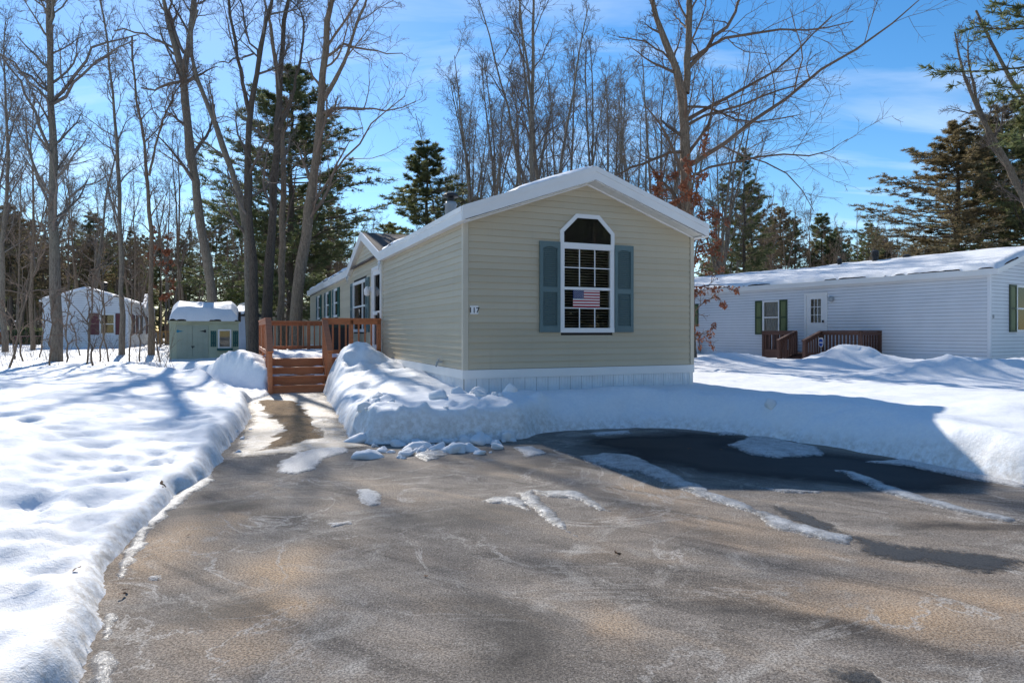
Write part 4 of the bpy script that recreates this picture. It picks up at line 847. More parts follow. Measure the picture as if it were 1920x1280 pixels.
# ---- pale green garden shed with snow on its roof
S0 = Vector(((318-960)/FPX*26.5, 26.5, 0)); SR = math.radians(22); shd = thing('garden_shed', 'pale green garden shed with double doors and green shuttered window', 'shed', S0, SR); SW, SH, SD = 2.72, 1.64, 1.9; shd.scale = (.94, 1, 1)
so_ = [(1.92, 2.42, .62, 1.36)]
siding(shd, FR, .03, SW-.03, .05, SH, .127, so_+[(.26, 1.52, 0, 1.56)], 'shedgreen', joined=True, name='siding')
mb = MB(); core(mb, FR, 0, SW, .02, SH, so_); mb.box(0, .05, .08, SD, .02, SH); mb.box(SW-.05, SW, .08, SD, .02, SH); mb.box(.05, SW-.05, SD-.05, SD, .02, SH); mb.build('wall', 'shedgreen', shd)
for a in (0, SW-.05): q = MB(); FR.box(q, a-.01, a+.06, -.02, .022, .04, SH); q.build('corner_post', 'shedgreen', shd)
for k in range(2):
    l = .27+.625*k; q = MB(); FR.box(q, l, l+.615, .0, .018, .06, 1.54); dd_ = q.build('door', 'sheddoor', shd)
    for i in range(3): q = MB(); FR.box(q, l+.205*i+.004, l+.205*i+.2, .018, .03, .06, 1.54); q.build('plank', 'sheddoor', dd_)
    q = MB(); hx = l+.05 if k == 0 else l+.5; FR.box(q, hx-.05, hx+.03, .031, .04, 1.25, 1.36); FR.prism(q, [(hx+.03, 1.27), (hx+.24, 1.30), (hx+.03, 1.34)] if k == 0 else [(hx-.25, 1.30), (hx-.05, 1.27), (hx-.05, 1.34)], .031, .038); q.build('hinge', 'blue' if k == 0 else 'black', dd_)
q = MB(); FR.box(q, .84, .97, .031, .06, .66, .70); FR.box(q, .88, .91, .031, .05, .6, .7); q.build('latch', 'black', shd)
win(shd, FR, *so_[0], .04, rail=False)
q = MB(); FR.box(q, 1.86, 2.50, .02, .15, .50, .60); q.build('window_box', 'dkteal', shd)
for l in (1.60, 2.50):
    q = MB()
    for i in range(3): FR.box(q, l+i*.078, l+i*.078+.07, .02, .032, .66, 1.32)
    for z in (.78, 1.18): FR.box(q, l+.01, l+.22, .0325, .045, z, z+.07)
    q.build('shutter', 'dkteal', shd)
q = MB(); FR.box(q, -.08, SW+.08, -.02, .10, SH, SH+.10); q.build('eave_trim', 'shedgreen', shd)
q = MB(); q.hexa([(-.1, -.14, SH+.08), (SW+.1, -.14, SH+.08), (SW+.1, SD/2, SH+.46), (-.1, SD/2, SH+.46)], [(-.1, -.14, SH+.13), (SW+.1, -.14, SH+.13), (SW+.1, SD/2, SH+.51), (-.1, SD/2, SH+.51)])
q.hexa([(-.1, SD/2, SH+.46), (SW+.1, SD/2, SH+.46), (SW+.1, SD+.14, SH+.08), (-.1, SD+.14, SH+.08)], [(-.1, SD/2, SH+.51), (SW+.1, SD/2, SH+.51), (SW+.1, SD+.14, SH+.13), (-.1, SD+.14, SH+.13)])
for i in range(9):
    y = -.15+i*.12; z = SH+.13+(y+.14)*.349
    for xx in (-.1, SW-.06): q.box(xx, xx+.16, y, y+.10, z, z+.022)
q.build('roof', 'shingle', shd)
q = MB(); FR.prism(q, [(0, SH), (0, SH+.0001), (0, SH)], 0, .001) if False else q.hexa([(0.0, 0, SH), (0, SD, SH), (0, SD/2, SH+.42)], [(.05, 0, SH), (.05, SD, SH), (.05, SD/2, SH+.42)]); q.build('gable', 'shedgreen', shd); q = MB(); q.hexa([(SW-.05, 0, SH), (SW-.05, SD, SH), (SW-.05, SD/2, SH+.42)], [(SW, 0, SH), (SW, SD, SH), (SW, SD/2, SH+.42)]); q.build('gable', 'shedgreen', shd)
roof_snow(S0, SR, lambda x, y: SH+.14+.349*(min(y, SD-y)+.14), -.0, SW+.0, -.24, SD+.1, .40, 97, 'thick rounded snow cap on the pale green shed', 90, 60, edge=.30, nz=.02).scale = (.94, 1, 1)

# ---- small things among the far trees
q0 = px(443, 650, 33); s2 = thing('garden_shed', 'small blue grey shed with snowy dark edged roof behind the green shed', 'shed', (q0.x, q0.y, .1), .1)
q = MB(); q.box(0, .55, 0, 2, 0, 2.0); q.build('wall', 'bluegrey', s2); q = MB(); q.hexa([(-.2, -.2, 1.95), (.75, -.2, 1.95), (.75, 2.2, 1.95), (-.2, 2.2, 1.95)], [(-.2, -.2, 2.05), (.75, -.2, 2.05), (.45, 1, 2.45), (-.2, 1, 2.45)]); q.build('roof', 'black', s2); q = MB(); q.hexa([(-.15, -.15, 2.06), (.4, -.15, 2.06), (.4, .9, 2.44), (-.15, .9, 2.44)], [(-.15, -.1, 2.2), (.4, -.1, 2.2), (.4, .9, 2.55), (-.15, .9, 2.55)]); q.build('roof_snow_strip', 'snow2', s2)
q0 = px(452, 650, 42); s3 = thing('mobile_home', 'tan end of a distant home between shed and tree trunks', 'house', (q0.x, q0.y, 0), .15)
q = MB(); q.hexa([(0, 0, 0), (4, 0, 0), (4, 8, 0), (0, 8, 0)], [(0, 0, 3.0), (4, 0, 3.0), (4, 8, 3.0), (0, 8, 3.0)]); q.build('wall', 'beige2', s3); q = MB(); q.hexa([(-.2, -.2, 3.0), (2, -.2, 3.7), (4.2, -.2, 3.0)], [(-.2, 8, 3.0), (2, 8, 3.7), (4.2, 8, 3.0)]); q.build('roof', 'white', s3)
q0 = px(287, 655, 46); fn = thing('wooden_fence', 'yellowish wooden picket fence left of the green shed', 'fence', (q0.x, q0.y, .3), .12)
for i in range(12): q = MB(); q.box(i*.26, i*.26+.11, 0, .03, 0, 1.05); q.build('picket', 'yellowwood', fn)
for z in (.15, .9): q = MB(); q.box(-.05, 3.1, .031, .07, z, z+.12); q.build('rail', 'yellowwood', fn)
q0 = px(289, 650, 62); cr_ = thing('parked_car', 'distant white car parked beyond the wooden fence', 'car', (q0.x, q0.y, .3), .1)
q = MB(); q.hexa([(-.1, 0, .3), (1.7, 0, .3), (1.7, 4, .3), (-.1, 4, .3)], [(-.1, 0, .95), (1.7, 0, .95), (1.7, 4, .95), (-.1, 4, .95)]); q.hexa([(0, .6, .95), (1.6, .6, .95), (1.6, 3.6, .95), (0, 3.6, .95)], [(.2, 1.2, 1.6), (1.4, 1.2, 1.6), (1.4, 3.2, 1.6), (.2, 3.2, 1.6)]); q.build('body', 'white', cr_, bevel=.08)
q = MB(); q.hexa([(.12, .60, 1.0), (1.48, .60, 1.0), (1.33, 1.10, 1.52), (.27, 1.10, 1.52)], [(.12, .56, 1.0), (1.48, .56, 1.0), (1.33, 1.06, 1.52), (.27, 1.06, 1.52)]); q.build('windscreen', 'dark', cr_)
for x in (0, 1.6):
    for y in (.8, 3.2): q = MB(); q.lathe((0, 0, -.08), [(.3, 0), (.32, .03), (.32, .13), (.3, .16)], 14); w_ = q.build('wheel', 'black', cr_); w_.location = (x, y, .32); w_.rotation_euler = (0, math.pi/2, 0)
q0 = px(62, 652, 40); pt = thing('picnic_table', 'maroon wooden table beside the far white home', 'table', (q0.x, q0.y, .25), .3)
q = MB(); q.box(-.9, .9, -.4, .4, .72, .77); q.build('table_top', 'maroon', pt)
for x in (-.75, .75):
    for y in (-.3, .3): q = MB(); q.box(x-.05, x+.05, y-.05, y+.05, 0, .719); q.build('leg', 'maroon', pt)
q0 = px(20, 640, 75); lh = thing('mobile_home', 'low distant home with white roof at the far left edge', 'house', (q0.x-6, q0.y, 0), .1)
q = MB(); q.box(0, 12, 0, 4, 0, 2.0); q.build('wall', 'bluegrey', lh); q = MB(); q.hexa([(-.3, -.3, 2.0), (12.3, -.3, 2.0), (12.3, 4.3, 2.0), (-.3, 4.3, 2.0)], [(-.3, 1.6, 2.6), (12.3, 1.6, 2.6), (12.3, 2.4, 2.6), (-.3, 2.4, 2.6)]); q.build('roof', 'snow2', lh)
q0 = px(15, 655, 44); rs = thing('round_sign', 'round pale yellow disc on a post at the far left', 'sign', (q0.x, q0.y, .2), 0)
q = MB(); q.lathe((0, 0, 0), [(.17, 0), (.17, .03)], 20); ds = q.build('disc', 'yellow', rs); ds.location = (0, -.04, 1.35); ds.rotation_euler = (math.pi/2, 0, 0); q = MB(); q.box(-.03, .03, -.03, .03, 0, 1.5); q.build('post', 'brown', rs)

# ------------------------------------------------------------------ trees
def frames(T):
    ref = np.where(np.abs(T[..., 2:3]) > .9, np.array([1., .13, 0]), np.array([0., .11, 1.])); a = np.cross(T, ref); a /= np.linalg.norm(a, axis=-1, keepdims=True)+1e-9
    return a, np.cross(T, a)
def tubes(P, R, k):
    m_, n_, _ = P.shape; T = np.gradient(P, axis=1); T /= np.linalg.norm(T, axis=-1, keepdims=True)+1e-9
    Tm = T.mean(1, keepdims=True); Tm /= np.linalg.norm(Tm, axis=-1, keepdims=True)+1e-9; a, b = frames(np.repeat(Tm, n_, 1))
    th = np.arange(k)*2*np.pi/k; V = P[:, :, None]+R[:, :, None, None]*(a[:, :, None]*np.cos(th)[None, None, :, None]+b[:, :, None]*np.sin(th)[None, None, :, None])
    i = np.arange(m_*n_*k).reshape(m_, n_, k); j = np.roll(i, -1, 2)
    F_ = np.stack([i[:, :-1], j[:, :-1], j[:, 1:], i[:, 1:]], -1).reshape(-1, 4); return V.reshape(-1, 3), F_
def join(parts):
    Vs, Fs, o = [], [], 0
    for V, F_ in parts: Vs.append(V); Fs.append(F_+o); o += len(V)
    return np.concatenate(Vs), np.concatenate(Fs)
def polylen(P): return np.linalg.norm(np.diff(P, axis=1), axis=-1).sum(1)
def grow(r, P, R, cnt, t0, t1, ang, lenf, n_, wob, up, rmin, rk=.55, taper=.25, pw=1.0, absl=None):
    m_, N_, _ = P.shape; L = polylen(P); pi_ = np.repeat(np.arange(m_), cnt); M_ = len(pi_)
    t = (np.tile(np.arange(cnt), m_)+r.uniform(0, 1, M_))/cnt; t = t0+(t1-t0)*t**pw; s = t*(N_-1); i = np.minimum(s.astype(int), N_-2); f = (s-i)[:, None]
    p = P[pi_, i]*(1-f)+P[pi_, i+1]*f; rad = R[pi_, i]*(1-f[:, 0])+R[pi_, i+1]*f[:, 0]; T = P[pi_, i+1]-P[pi_, i]; T /= np.linalg.norm(T, axis=1, keepdims=True)+1e-9
    a, b = frames(T); ph = np.tile(np.arange(cnt), m_)*2.4+r.uniform(0, 6.28, m_)[pi_]+r.normal(0, .5, M_); A = r.uniform(ang[0], ang[1], M_)
    d = T*np.cos(A)[:, None]+(a*np.cos(ph)[:, None]+b*np.sin(ph)[:, None])*np.sin(A)[:, None]
    ln = (absl if absl is not None else L[pi_])*lenf*(1-.62*t)*r.uniform(.55, 1.25, M_); r0 = np.maximum(rad*rk*r.uniform(.7, 1.1, M_), rmin)
    Q = np.empty((M_, n_, 3)); Q[:, 0] = p
    for q in range(1, n_):
        d = d+r.normal(0, wob, (M_, 3)); d[:, 2] += up; d /= np.linalg.norm(d, axis=1, keepdims=True); Q[:, q] = Q[:, q-1]+d*(ln/(n_-1))[:, None]
    return Q, r0[:, None]*np.linspace(1, taper, n_)[None]
def resample(pts, n_):
    p = np.array(pts, float); d = np.r_[0, np.cumsum(np.linalg.norm(np.diff(p[:, :3], axis=0), axis=1))]; u = np.linspace(0, d[-1], n_)
    q = np.stack([np.interp(u, d, p[:, k]) for k in range(4)], 1)
    for _ in range(2): q[1:-1] = (q[:-2]+2*q[1:-1]+q[2:])/4
    return q
def bare_mesh(r, trunks, c1=16, c2=8, c3=6, c4=3, limb=.34, t0=.28, up=.10, ang=(.5, 1.0), H=None, limbs=None, wob=.16):
    """trunks: list of polylines (x, y, z, r); returns trunk and crown meshes"""
    n_ = 16; q = np.stack([resample(t, n_) for t in trunks]); P, R = q[..., :3].copy(), q[..., 3]
    P[:, 1:-1] += r.normal(0, .025, P[:, 1:-1].shape); tr = tubes(P, R*(1+.06*r.normal(0, 1, R.shape)), 10)
    Hh = H or P[..., 2].max()
    Lp, Lr = grow(r, P, R, c1, t0, .99, ang, limb, 8, wob, up, .02, .5, .2, .8, absl=Hh)
    if limbs:
        q = np.stack([resample(t, 8) for t in limbs]); q[:, 1:-1, :3] += r.normal(0, .05, q[:, 1:-1, :3].shape); Lp = np.concatenate([Lp, q[..., :3]]); Lr = np.concatenate([Lr, q[..., 3]])
    parts = [tubes(Lp, Lr, 6)]
    A, Ar = grow(r, Lp, Lr, c2, .12, 1, (.45, 1.0), .60, 6, .19, up*.5, .010, .5, .35); parts.append(tubes(A, Ar, 4))
    B, Br = grow(r, A, Ar, c3, .10, 1, (.4, 1.0), .72, 4, .20, up*.4, .0072, .55, .45); parts.append(tubes(B, Br, 3))
    if c4: C, Cr = grow(r, B, Br, c4, .12, 1, (.4, .9), .80, 2, .2, .02, .0052, .6, .5); parts.append(tubes(C, Cr, 3))
    return tr, join(parts), B
def add_tree(name, tr, cr, label, bark='bark', twig='twig', loc=(0, 0, 0), group=None, cat='tree'):
    t = thing(name, label, cat, loc, 0, group); npmesh('trunk', *tr, bark, t); npmesh('crown', *cr, twig, t); return t
def copy_tree(src, loc, rz, sc, label, group=None):
    o = src.copy(); COL.objects.link(o); o.location = loc; o.rotation_euler = (0, 0, rz); o.scale = sc if isinstance(sc, tuple) else (sc, sc, sc); o['label'] = label
    if group: o['group'] = group
    for ch in src.children:
        c = ch.copy(); COL.objects.link(c); c.parent = o
    return o
def ptrunk(d, pts, base=None, lean=0, ws=.74):
    """trunk through photo pixels (x, y, width) at distance d; the first point is carried down to the ground"""
    out = []; pts = [(a, b, w*ws) for a, b, w in pts]; base = (base[0], base[1]*ws) if base else None
    for i, (a, b, w) in enumerate(pts):
        p = px(a, b, d+lean*i); out.append((p.x, p.y, p.z, w/FPX*d/2))
    if base is not None:
        a, w = base; p = px(a, HOR, d); out.insert(0, (p.x, p.y, -.15, w/FPX*d/2*1.25)); out.insert(1, (p.x, p.y, .25, w/FPX*d/2*1.05))
    x, y, z, r_ = out[-1]; x2, y2, z2, _ = out[-2]; v = np.array([x-x2, y-y2, z-z2]); v /= np.linalg.norm(v)
    return out
def up_ext(t, L, jx=0, re=.04):
    """carry a trunk on above the picture"""
    t = list(t); x, y, z, r_ = t[-1]; v = np.array(t[-1][:3])-np.array(t[-2][:3]); v /= np.linalg.norm(v)
    t.append((x+v[0]*L*.5+jx*.3, y+v[1]*L*.5, z+v[2]*L*.5, r_*.65)); t.append((x+v[0]*L*.9+jx, y+v[1]*L*.9, z+L, re)); return t
R_ = lambda s: np.random.default_rng(s)
HERO = [
 ('maple_tree', 'tall grey trunk in the snow before the far white home', 20.5, (106, 27), [[(105, 560, 24), (102, 400, 20), (97, 230, 17), (92, 110, 14), (86, 0, 11)], [(92, 110, 10), (98, 60, 9), (108, -40, 7)]], 'bark', 22, [[(98, 190, 9), (150, 130, 7), (190, 75, 5), (260, 65, 3)], [(98, 195, 9), (130, 165, 7), (200, 100, 5), (255, 75, 3)], [(96, 175, 7), (40, 130, 5), (0, 100, 4), (-40, 90, 3)], [(96, 285, 8), (60, 200, 6), (30, 140, 5), (0, 100, 3)], [(98, 400, 8), (75, 340, 6), (60, 290, 4), (0, 190, 2)], [(103, 430, 7), (130, 360, 5), (200, 330, 3)]], 7),
 ('maple_tree', 'leaning forked pale trunk rising behind the pale green shed', 30, (404, 30), [[(400, 560, 29), (384, 470, 26), (368, 360, 25), (352, 240, 24), (346, 130, 23), (325, 70, 18), (298, -10, 15)], [(346, 135, 18), (356, 70, 16), (366, -10, 14)]], 'bark', 10, [[(345, 150, 8), (310, 165, 6), (290, 170, 5), (265, 165, 4)], [(335, 95, 7), (280, 62, 5), (215, 58, 3)], [(345, 100, 9), (325, 50, 7), (315, -10, 5)]], 0),
 ('maple_tree', 'curved leaning tree sweeping left from the cluster behind the deck', 27, (470, 20), [[(466, 500, 17), (462, 420, 16), (440, 330, 15), (408, 240, 14), (376, 170, 12), (356, 130, 9), (350, 60, 6)]], 'bark', 9, None, 3),
 ('maple_tree', 'leftmost upright dark trunk of the cluster behind the deck', 25.5, (478, 26), [[(476, 560, 24), (469, 430, 19), (463, 280, 16), (470, 180, 14), (484, 120, 12), (500, 50, 10), (505, -10, 9)], [(467, 210, 11), (448, 120, 8), (435, 50, 7), (428, -20, 6)]], 'barkdark', 9, [[(484, 110, 6), (460, 60, 5), (450, 0, 4)], [(478, 100, 5), (440, 115, 4), (410, 117, 3)]], 6),
 ('maple_tree', 'stout dark trunk in the middle of the cluster behind the deck', 26.5, (500, 28), [[(502, 560, 25), (508, 430, 20), (518, 300, 17), (524, 190, 14), (528, 90, 12), (532, -10, 10)], [(522, 250, 11), (545, 190, 8), (565, 110, 6), (572, 40, 5)]], 'barkdark', 8, None, 4),
 ('maple_tree', 'slim dark trunk right of the stout one behind the deck', 29, (528, 20), [[(528, 540, 17), (530, 400, 15), (532, 280, 13), (520, 150, 10), (510, 40, 8)]], 'bark2', 8, None, 2),
 ('maple_tree', 'long tan trunk leaning right behind the deck railing', 24.5, (552, 30), [[(556, 560, 28), (572, 450, 25), (588, 340, 22), (598, 240, 19), (604, 150, 17), (612, 60, 15), (616, -10, 13)], [(600, 200, 12), (640, 130, 9), (665, 60, 7), (690, -10, 5)]], 'bark2', 9, [[(607, 110, 8), (650, 80, 6), (700, 100, 4), (755, 100, 2)], [(600, 215, 9), (660, 190, 6), (700, 215, 4), (780, 190, 2)], [(575, 400, 7), (640, 310, 5), (680, 240, 4), (760, 180, 2)], [(606, 120, 7), (628, 60, 6), (672, 0, 5)]], 5),
 ('thin_tree', 'thin straight tree left of the far white home corner', 27, (228, 13), [[(228, 560, 11), (226, 400, 9), (218, 250, 7), (205, 120, 5), (198, 30, 4)]], 'bark', 20, None, 1),
 ('thin_tree', 'thin tree standing just left of the green shed', 27.5, (283, 14), [[(284, 560, 11), (280, 400, 9), (272, 300, 7), (262, 200, 6), (240, 110, 4)], [(280, 330, 6), (300, 240, 5), (325, 180, 3)]], 'bark2', 18, None, 1),
 ('oak_tree', 'large oak with long bare limbs spreading right above the beige home', 21.5, (1292, 40), [[(1290, 560, 34), (1287, 400, 30), (1285, 280, 27), (1286, 160, 23), (1264, 110, 19), (1236, 60, 16), (1214, -20, 14)], [(1286, 175, 19), (1290, 90, 17), (1291, -10, 15)]], 'bark2', 12,
   [[(1290, 312, 13), (1340, 280, 11), (1420, 230, 9), (1500, 160, 7), (1600, 100, 6), (1690, 40, 4), (1735, -10, 2)], [(1288, 225, 11), (1330, 195, 9), (1400, 170, 7), (1480, 120, 6), (1560, 30, 3)], [(1290, 115, 9), (1360, 62, 7), (1480, 62, 5), (1600, 40, 2)], [(1289, 130, 12), (1330, 80, 10), (1375, 30, 8), (1400, -20, 6)], [(1290, 335, 7), (1350, 300, 6), (1450, 285, 5), (1560, 300, 3), (1590, 260, 1)], [(1288, 235, 8), (1350, 210, 6), (1440, 180, 5), (1530, 140, 2)], [(1280, 285, 9), (1240, 290, 7), (1190, 310, 6), (1150, 330, 4)], [(1272, 120, 6), (1220, 80, 4), (1160, 70, 3)], [(1290, 200, 6), (1350, 205, 5), (1420, 240, 4), (1500, 215, 2)]], 4),
]
bpy.context.view_layer.update()
for k, (nm, lb, d, base, trs, bk, c1, lim, cc) in enumerate(HERO):
    T_ = [ptrunk(d, t, base if i == 0 else None, 0, {1: .60, 9: .70}.get(k, .74)) for i, t in enumerate(trs)]
    T_ = [up_ext(t, .9, R_(k*7+i).uniform(-.8, .8)) for i, t in enumerate(T_)]
    L_ = [ptrunk(d, l, None, R_(k*31+i).uniform(-.25, .25)) for i, l in enumerate(lim)] if lim else None
    H0 = max(p[2] for t in T_ for p in t)
    tr, cr, tips = bare_mesh(R_(500+k), T_, c1, 7, 6, 3, .25 if nm != 'thin_tree' else .19, .32, .10, H=H0, limbs=L_)
    add_tree(nm, tr, cr, lb, bk, 'twig2' if bk == 'bark2' else 'twig')

# prototypes for the wood: upright bare trees and pines
def proto_bare(seed, H, r0, stems=1, spread=.1, **kw):
    r = R_(seed); T_ = []
    for s in range(stems):
        a = r.uniform(0, 6.28); x = y = 0; pts = [(math.cos(a)*.25*(stems > 1), math.sin(a)*.25*(stems > 1), -.2, r0*1.2)]
        for i in range(1, 7):
            z = H*i/6; k = spread*z*(i/6)**.5*(stems > 1); pts.append((math.cos(a)*(.25*(stems > 1)+k)+r.normal(0, .12), math.sin(a)*(.25*(stems > 1)+k)+r.normal(0, .12), z, r0*(1-.85*i/6)))
        T_.append(pts)
    return bare_mesh(r, T_, H=H, **kw)
def proto_pine(seed, H, r0, W_, z0=.12, whorl=.5, dens=1.0, tuft=.24, droop=.0, irr=.45, needles=8, tw=.024):
    r = R_(seed); n_ = 12; zt = np.linspace(-.2, H, n_); P = np.stack([r.normal(0, .04, n_), r.normal(0, .04, n_), zt], 1)[None]; P[0, 0, :2] = 0; R = (r0*(1-.93*np.linspace(0, 1, n_)))[None]
    tr = [tubes(P, R, 9)]; zs = []
    z = H*z0
    while z < H-.25: zs.append(z); z += whorl*r.uniform(.6, 1.35)*(1 if z < H*.8 else .7)
    st, dr, ln = [], [], []
    for z in zs:
        t = (z-H*z0)/(H*(1-z0)); prof = (1-t**1.5)**.9*(.6+.4*min(1, t*5))*W_+.15
        nb = r.integers(3, 7); a0_ = r.uniform(0, 6.28)
        for b in range(nb):
            a = a0_+b*6.28/nb+r.normal(0, .25); L = max(.25, prof*r.uniform(1-irr*1.5, 1+irr)); st.append((0, 0, z+r.uniform(-.2, .2))); dr.append((math.cos(a), math.sin(a), .05+.5*t**2+r.normal(0, .08)-droop*(1-t))); ln.append(L)
    st = np.array(st, float); d = np.array(dr); ln = np.array(ln); n1 = 7; Q = np.empty((len(st), n1, 3)); Q[:, 0] = st
    for q_ in range(1, n1):
        d[:, 2] += .05-.02*droop; d += r.normal(0, .07, d.shape); d /= np.linalg.norm(d, axis=1, keepdims=True); Q[:, q_] = Q[:, q_-1]+d*(ln/(n1-1))[:, None]
    Rb = (np.clip(ln*.012, .012, .06))[:, None]*np.linspace(1, .25, n1); tr.append(tubes(Q, Rb, 4))
    c2 = max(3, int(8*dens)); A, Ar = grow(r, Q, Rb, c2, .22, 1.0, (.45, .9), .40, 4, .12, .05, .006, .5, .4); A[:, :, 2] = A[:, 0:1, 2]+(A[:, :, 2]-A[:, 0:1, 2])*.35+.03; kp = r.uniform(0, 1, len(A)) < np.clip(np.repeat(ln, c2)/2.6, .22, 1); A, Ar = A[kp], Ar[kp]; tr.append(tubes(A, Ar, 3))
    # needle tufts
    tc_ = 7; m_ = len(A); tt = r.uniform(.15, 1.0, (m_, tc_)); s = tt*3; i = np.minimum(s.astype(int), 2); f = (s-i)[..., None]; ii = np.arange(m_)[:, None]
    C = (A[ii, i]*(1-f)+A[ii, i+1]*f).reshape(-1, 3); dirA = (A[:, -1]-A[:, 0]); dirA /= np.linalg.norm(dirA, axis=1, keepdims=True)+1e-9; Dd = np.repeat(dirA, tc_, 0)
    tip = Q[:, -1]; C = np.concatenate([C, tip, Q[:, -2]]); dq = Q[:, -1]-Q[:, -2]; dq /= np.linalg.norm(dq, axis=1, keepdims=True); Dd = np.concatenate([Dd, dq, dq])
    C = np.repeat(C, needles, 0); Dd = np.repeat(Dd, needles, 0); g = r.normal(0, 1, C.shape); g[:, 2] = g[:, 2]*.6+.35; v = Dd*.7+g*.75; v /= np.linalg.norm(v, axis=1, keepdims=True); v *= tuft*r.uniform(.6, 1.3, len(v))[:, None]
    sd = np.cross(v, r.normal(0, 1, v.shape)); sd /= np.linalg.norm(sd, axis=1, keepdims=True)+1e-9; sd *= tw
    V = np.stack([C-sd*.4, C+sd*.4, C+v*.6+sd, C+v], 1).reshape(-1, 3); F_ = np.arange(len(V)).reshape(-1, 4)
    return join(tr), (V, F_)
protos = {}
def add_pine(name, seed, label, mat='needle', **kw):
    tr, nd = proto_pine(seed, **kw); t = thing(name, label, 'tree'); npmesh('trunk', *tr, 'barkdark', t); npmesh('crown', *nd, mat, t, smooth=False); return t
kw = dict(c2=7, c3=6, c4=3)
PB = [proto_bare(21, 18, .15, 1, c1=24, limb=.30, t0=.26, ang=(.4, .8), up=.11, **kw), proto_bare(22, 17, .13, 2, .12, c1=13, limb=.28, t0=.28, ang=(.4, .8), up=.11, **kw),
      proto_bare(23, 15, .11, 3, .18, c1=9, limb=.27, t0=.28, ang=(.4, .8), up=.10, **kw), proto_bare(24, 13, .10, 1, c1=22, limb=.32, t0=.22, ang=(.5, 1.0), wob=.22, **kw), proto_bare(25, 16, .12, 4, .17, c1=8, limb=.28, t0=.28, ang=(.35, .75), up=.11, **kw)]
used = {}; pmesh = {}
def bare(kind, x, y, sc, rz, label, group, twig='twig'):
    z = .2
    if ('b', kind) not in used:
        tr, cr, _ = PB[kind]; t = add_tree('bare_tree', tr, cr, label, 'bark', 'twig', (x, y, z), group); t.rotation_euler = (0, 0, rz); t.scale = (sc, sc, sc); used[('b', kind)] = t
    else: t = copy_tree(used[('b', kind)], (x, y, z), rz, sc, label, group)
    for c in t.children:
        c.material_slots[0].link = 'OBJECT'; c.material_slots[0].material = M[{'twig': ('bark', 'twig'), 'twig2': ('bark2', 'twig2')}[twig][c.data.name.startswith('crown')]]
    return t
PP = [dict(seed=61, H=16, r0=.26, W_=5.0, z0=.12, dens=2.1, whorl=.40), dict(seed=62, H=17, r0=.24, W_=3.0, z0=.22, whorl=.5), dict(seed=63, H=13, r0=.20, W_=3.2, z0=.08, whorl=.40, dens=1.6), dict(seed=64, H=18, r0=.28, W_=4.6, z0=.34, whorl=.42, irr=.5, dens=1.8)]
def pine(kind, x, y, sc, rz, label, group=None, mat='needle'):
    key = ('p', kind, mat); z = .15
    if key not in used:
        if kind not in pmesh: pmesh[kind] = proto_pine(**PP[kind]); pmesh[kind] = [npmesh('trunk', *pmesh[kind][0], 'barkdark'), npmesh('crown', *pmesh[kind][1], 'needle', smooth=False)]
        t = thing('pine_tree', label, 'tree')
        for ch in pmesh[kind]:
            c = ch if ch.parent is None else ch.copy()
            if c is not ch: COL.objects.link(c)
            c.parent = t
            if ch.data.name.startswith('crown'): c.material_slots[0].link = 'OBJECT'; c.material_slots[0].material = M[mat]
        t.location = (x, y, z); t.rotation_euler = (0, 0, rz); t.scale = sc if isinstance(sc, tuple) else (sc,)*3
        if group: t['group'] = group
        used[key] = t; return t
    return copy_tree(used[key], (x, y, z), rz, sc, label, group)
def at_px(x, d): return ((x-960)/FPX*d, d)
# named pines
pine(0, *at_px(545, 38), (1.12, 1.12, 1.03), .4, 'big white pine with layered green boughs behind the deck trunks')
pine(2, *at_px(800, 41), (1.3, 1.3, 1.0), 1.0, 'dark pine behind the flue of the beige home')
pine(2, *at_px(735, 52), .75, 2.0, 'low pine rising left of the dark pine behind the flue')
pine(1, *at_px(1395, 40), .72, 2.2, 'pine behind the snowy roof just right of the oak')
pine(2, *at_px(1540, 66), 1.0, .2, 'distant pine above the roof vents of the right home')
pine(2, *at_px(1640, 70), .92, 3.1, 'distant pine at the right end of the far tree line'); pine(1, *at_px(1490, 64), .72, 4.0, 'distant slim pine left of the roof vents')
pine(3, *at_px(1795, 34), (.95, .95, .66), .9, 'flat topped brownish pine behind the white home at right', mat='needle2')
pine(3, *at_px(1880, 38), (1.0, 1.0, .80), 2.0, 'second brownish pine, right of the flat topped one', mat='needle2')
pine(0, *at_px(1935, 33), .80, 2.6, 'dark green pine at the right edge above the white home')
pine(3, *at_px(2260, 19), 1.05, .3, 'near pine reaching boughs into the top right corner')
pine(1, *at_px(620, 60), .8, .3, 'slim pine glimpsed between the long tan trunk and the beige home')
# right edge bare trees, leaning left
d = 26
T_ = [ptrunk(d, [(1975, 500, 18), (1930, 390, 16), (1880, 290, 13), (1835, 210, 10), (1800, 130, 6), (1790, 60, 3)], (1990, 22)), ptrunk(d, [(1930, 390, 11), (1850, 250, 9), (1820, 150, 6), (1815, 70, 3)])]
tr, cr, _ = bare_mesh(R_(700), T_, 12, 7, 6, 3, .15, .25, .08, H=13); add_tree('maple_tree', tr, cr, 'bare tree leaning left from the right edge of the picture')
d = 23
T_ = [ptrunk(d, [(2010, 330, 14), (1960, 240, 12), (1915, 180, 10), (1880, 120, 8), (1830, 20, 5)], (2060, 22))]
tr, cr, _ = bare_mesh(R_(701), T_, 14, 7, 6, 3, .16, .3, .08, H=13); add_tree('maple_tree', tr, cr, 'pale bare trunk slanting in at the top right beneath the pine boughs')
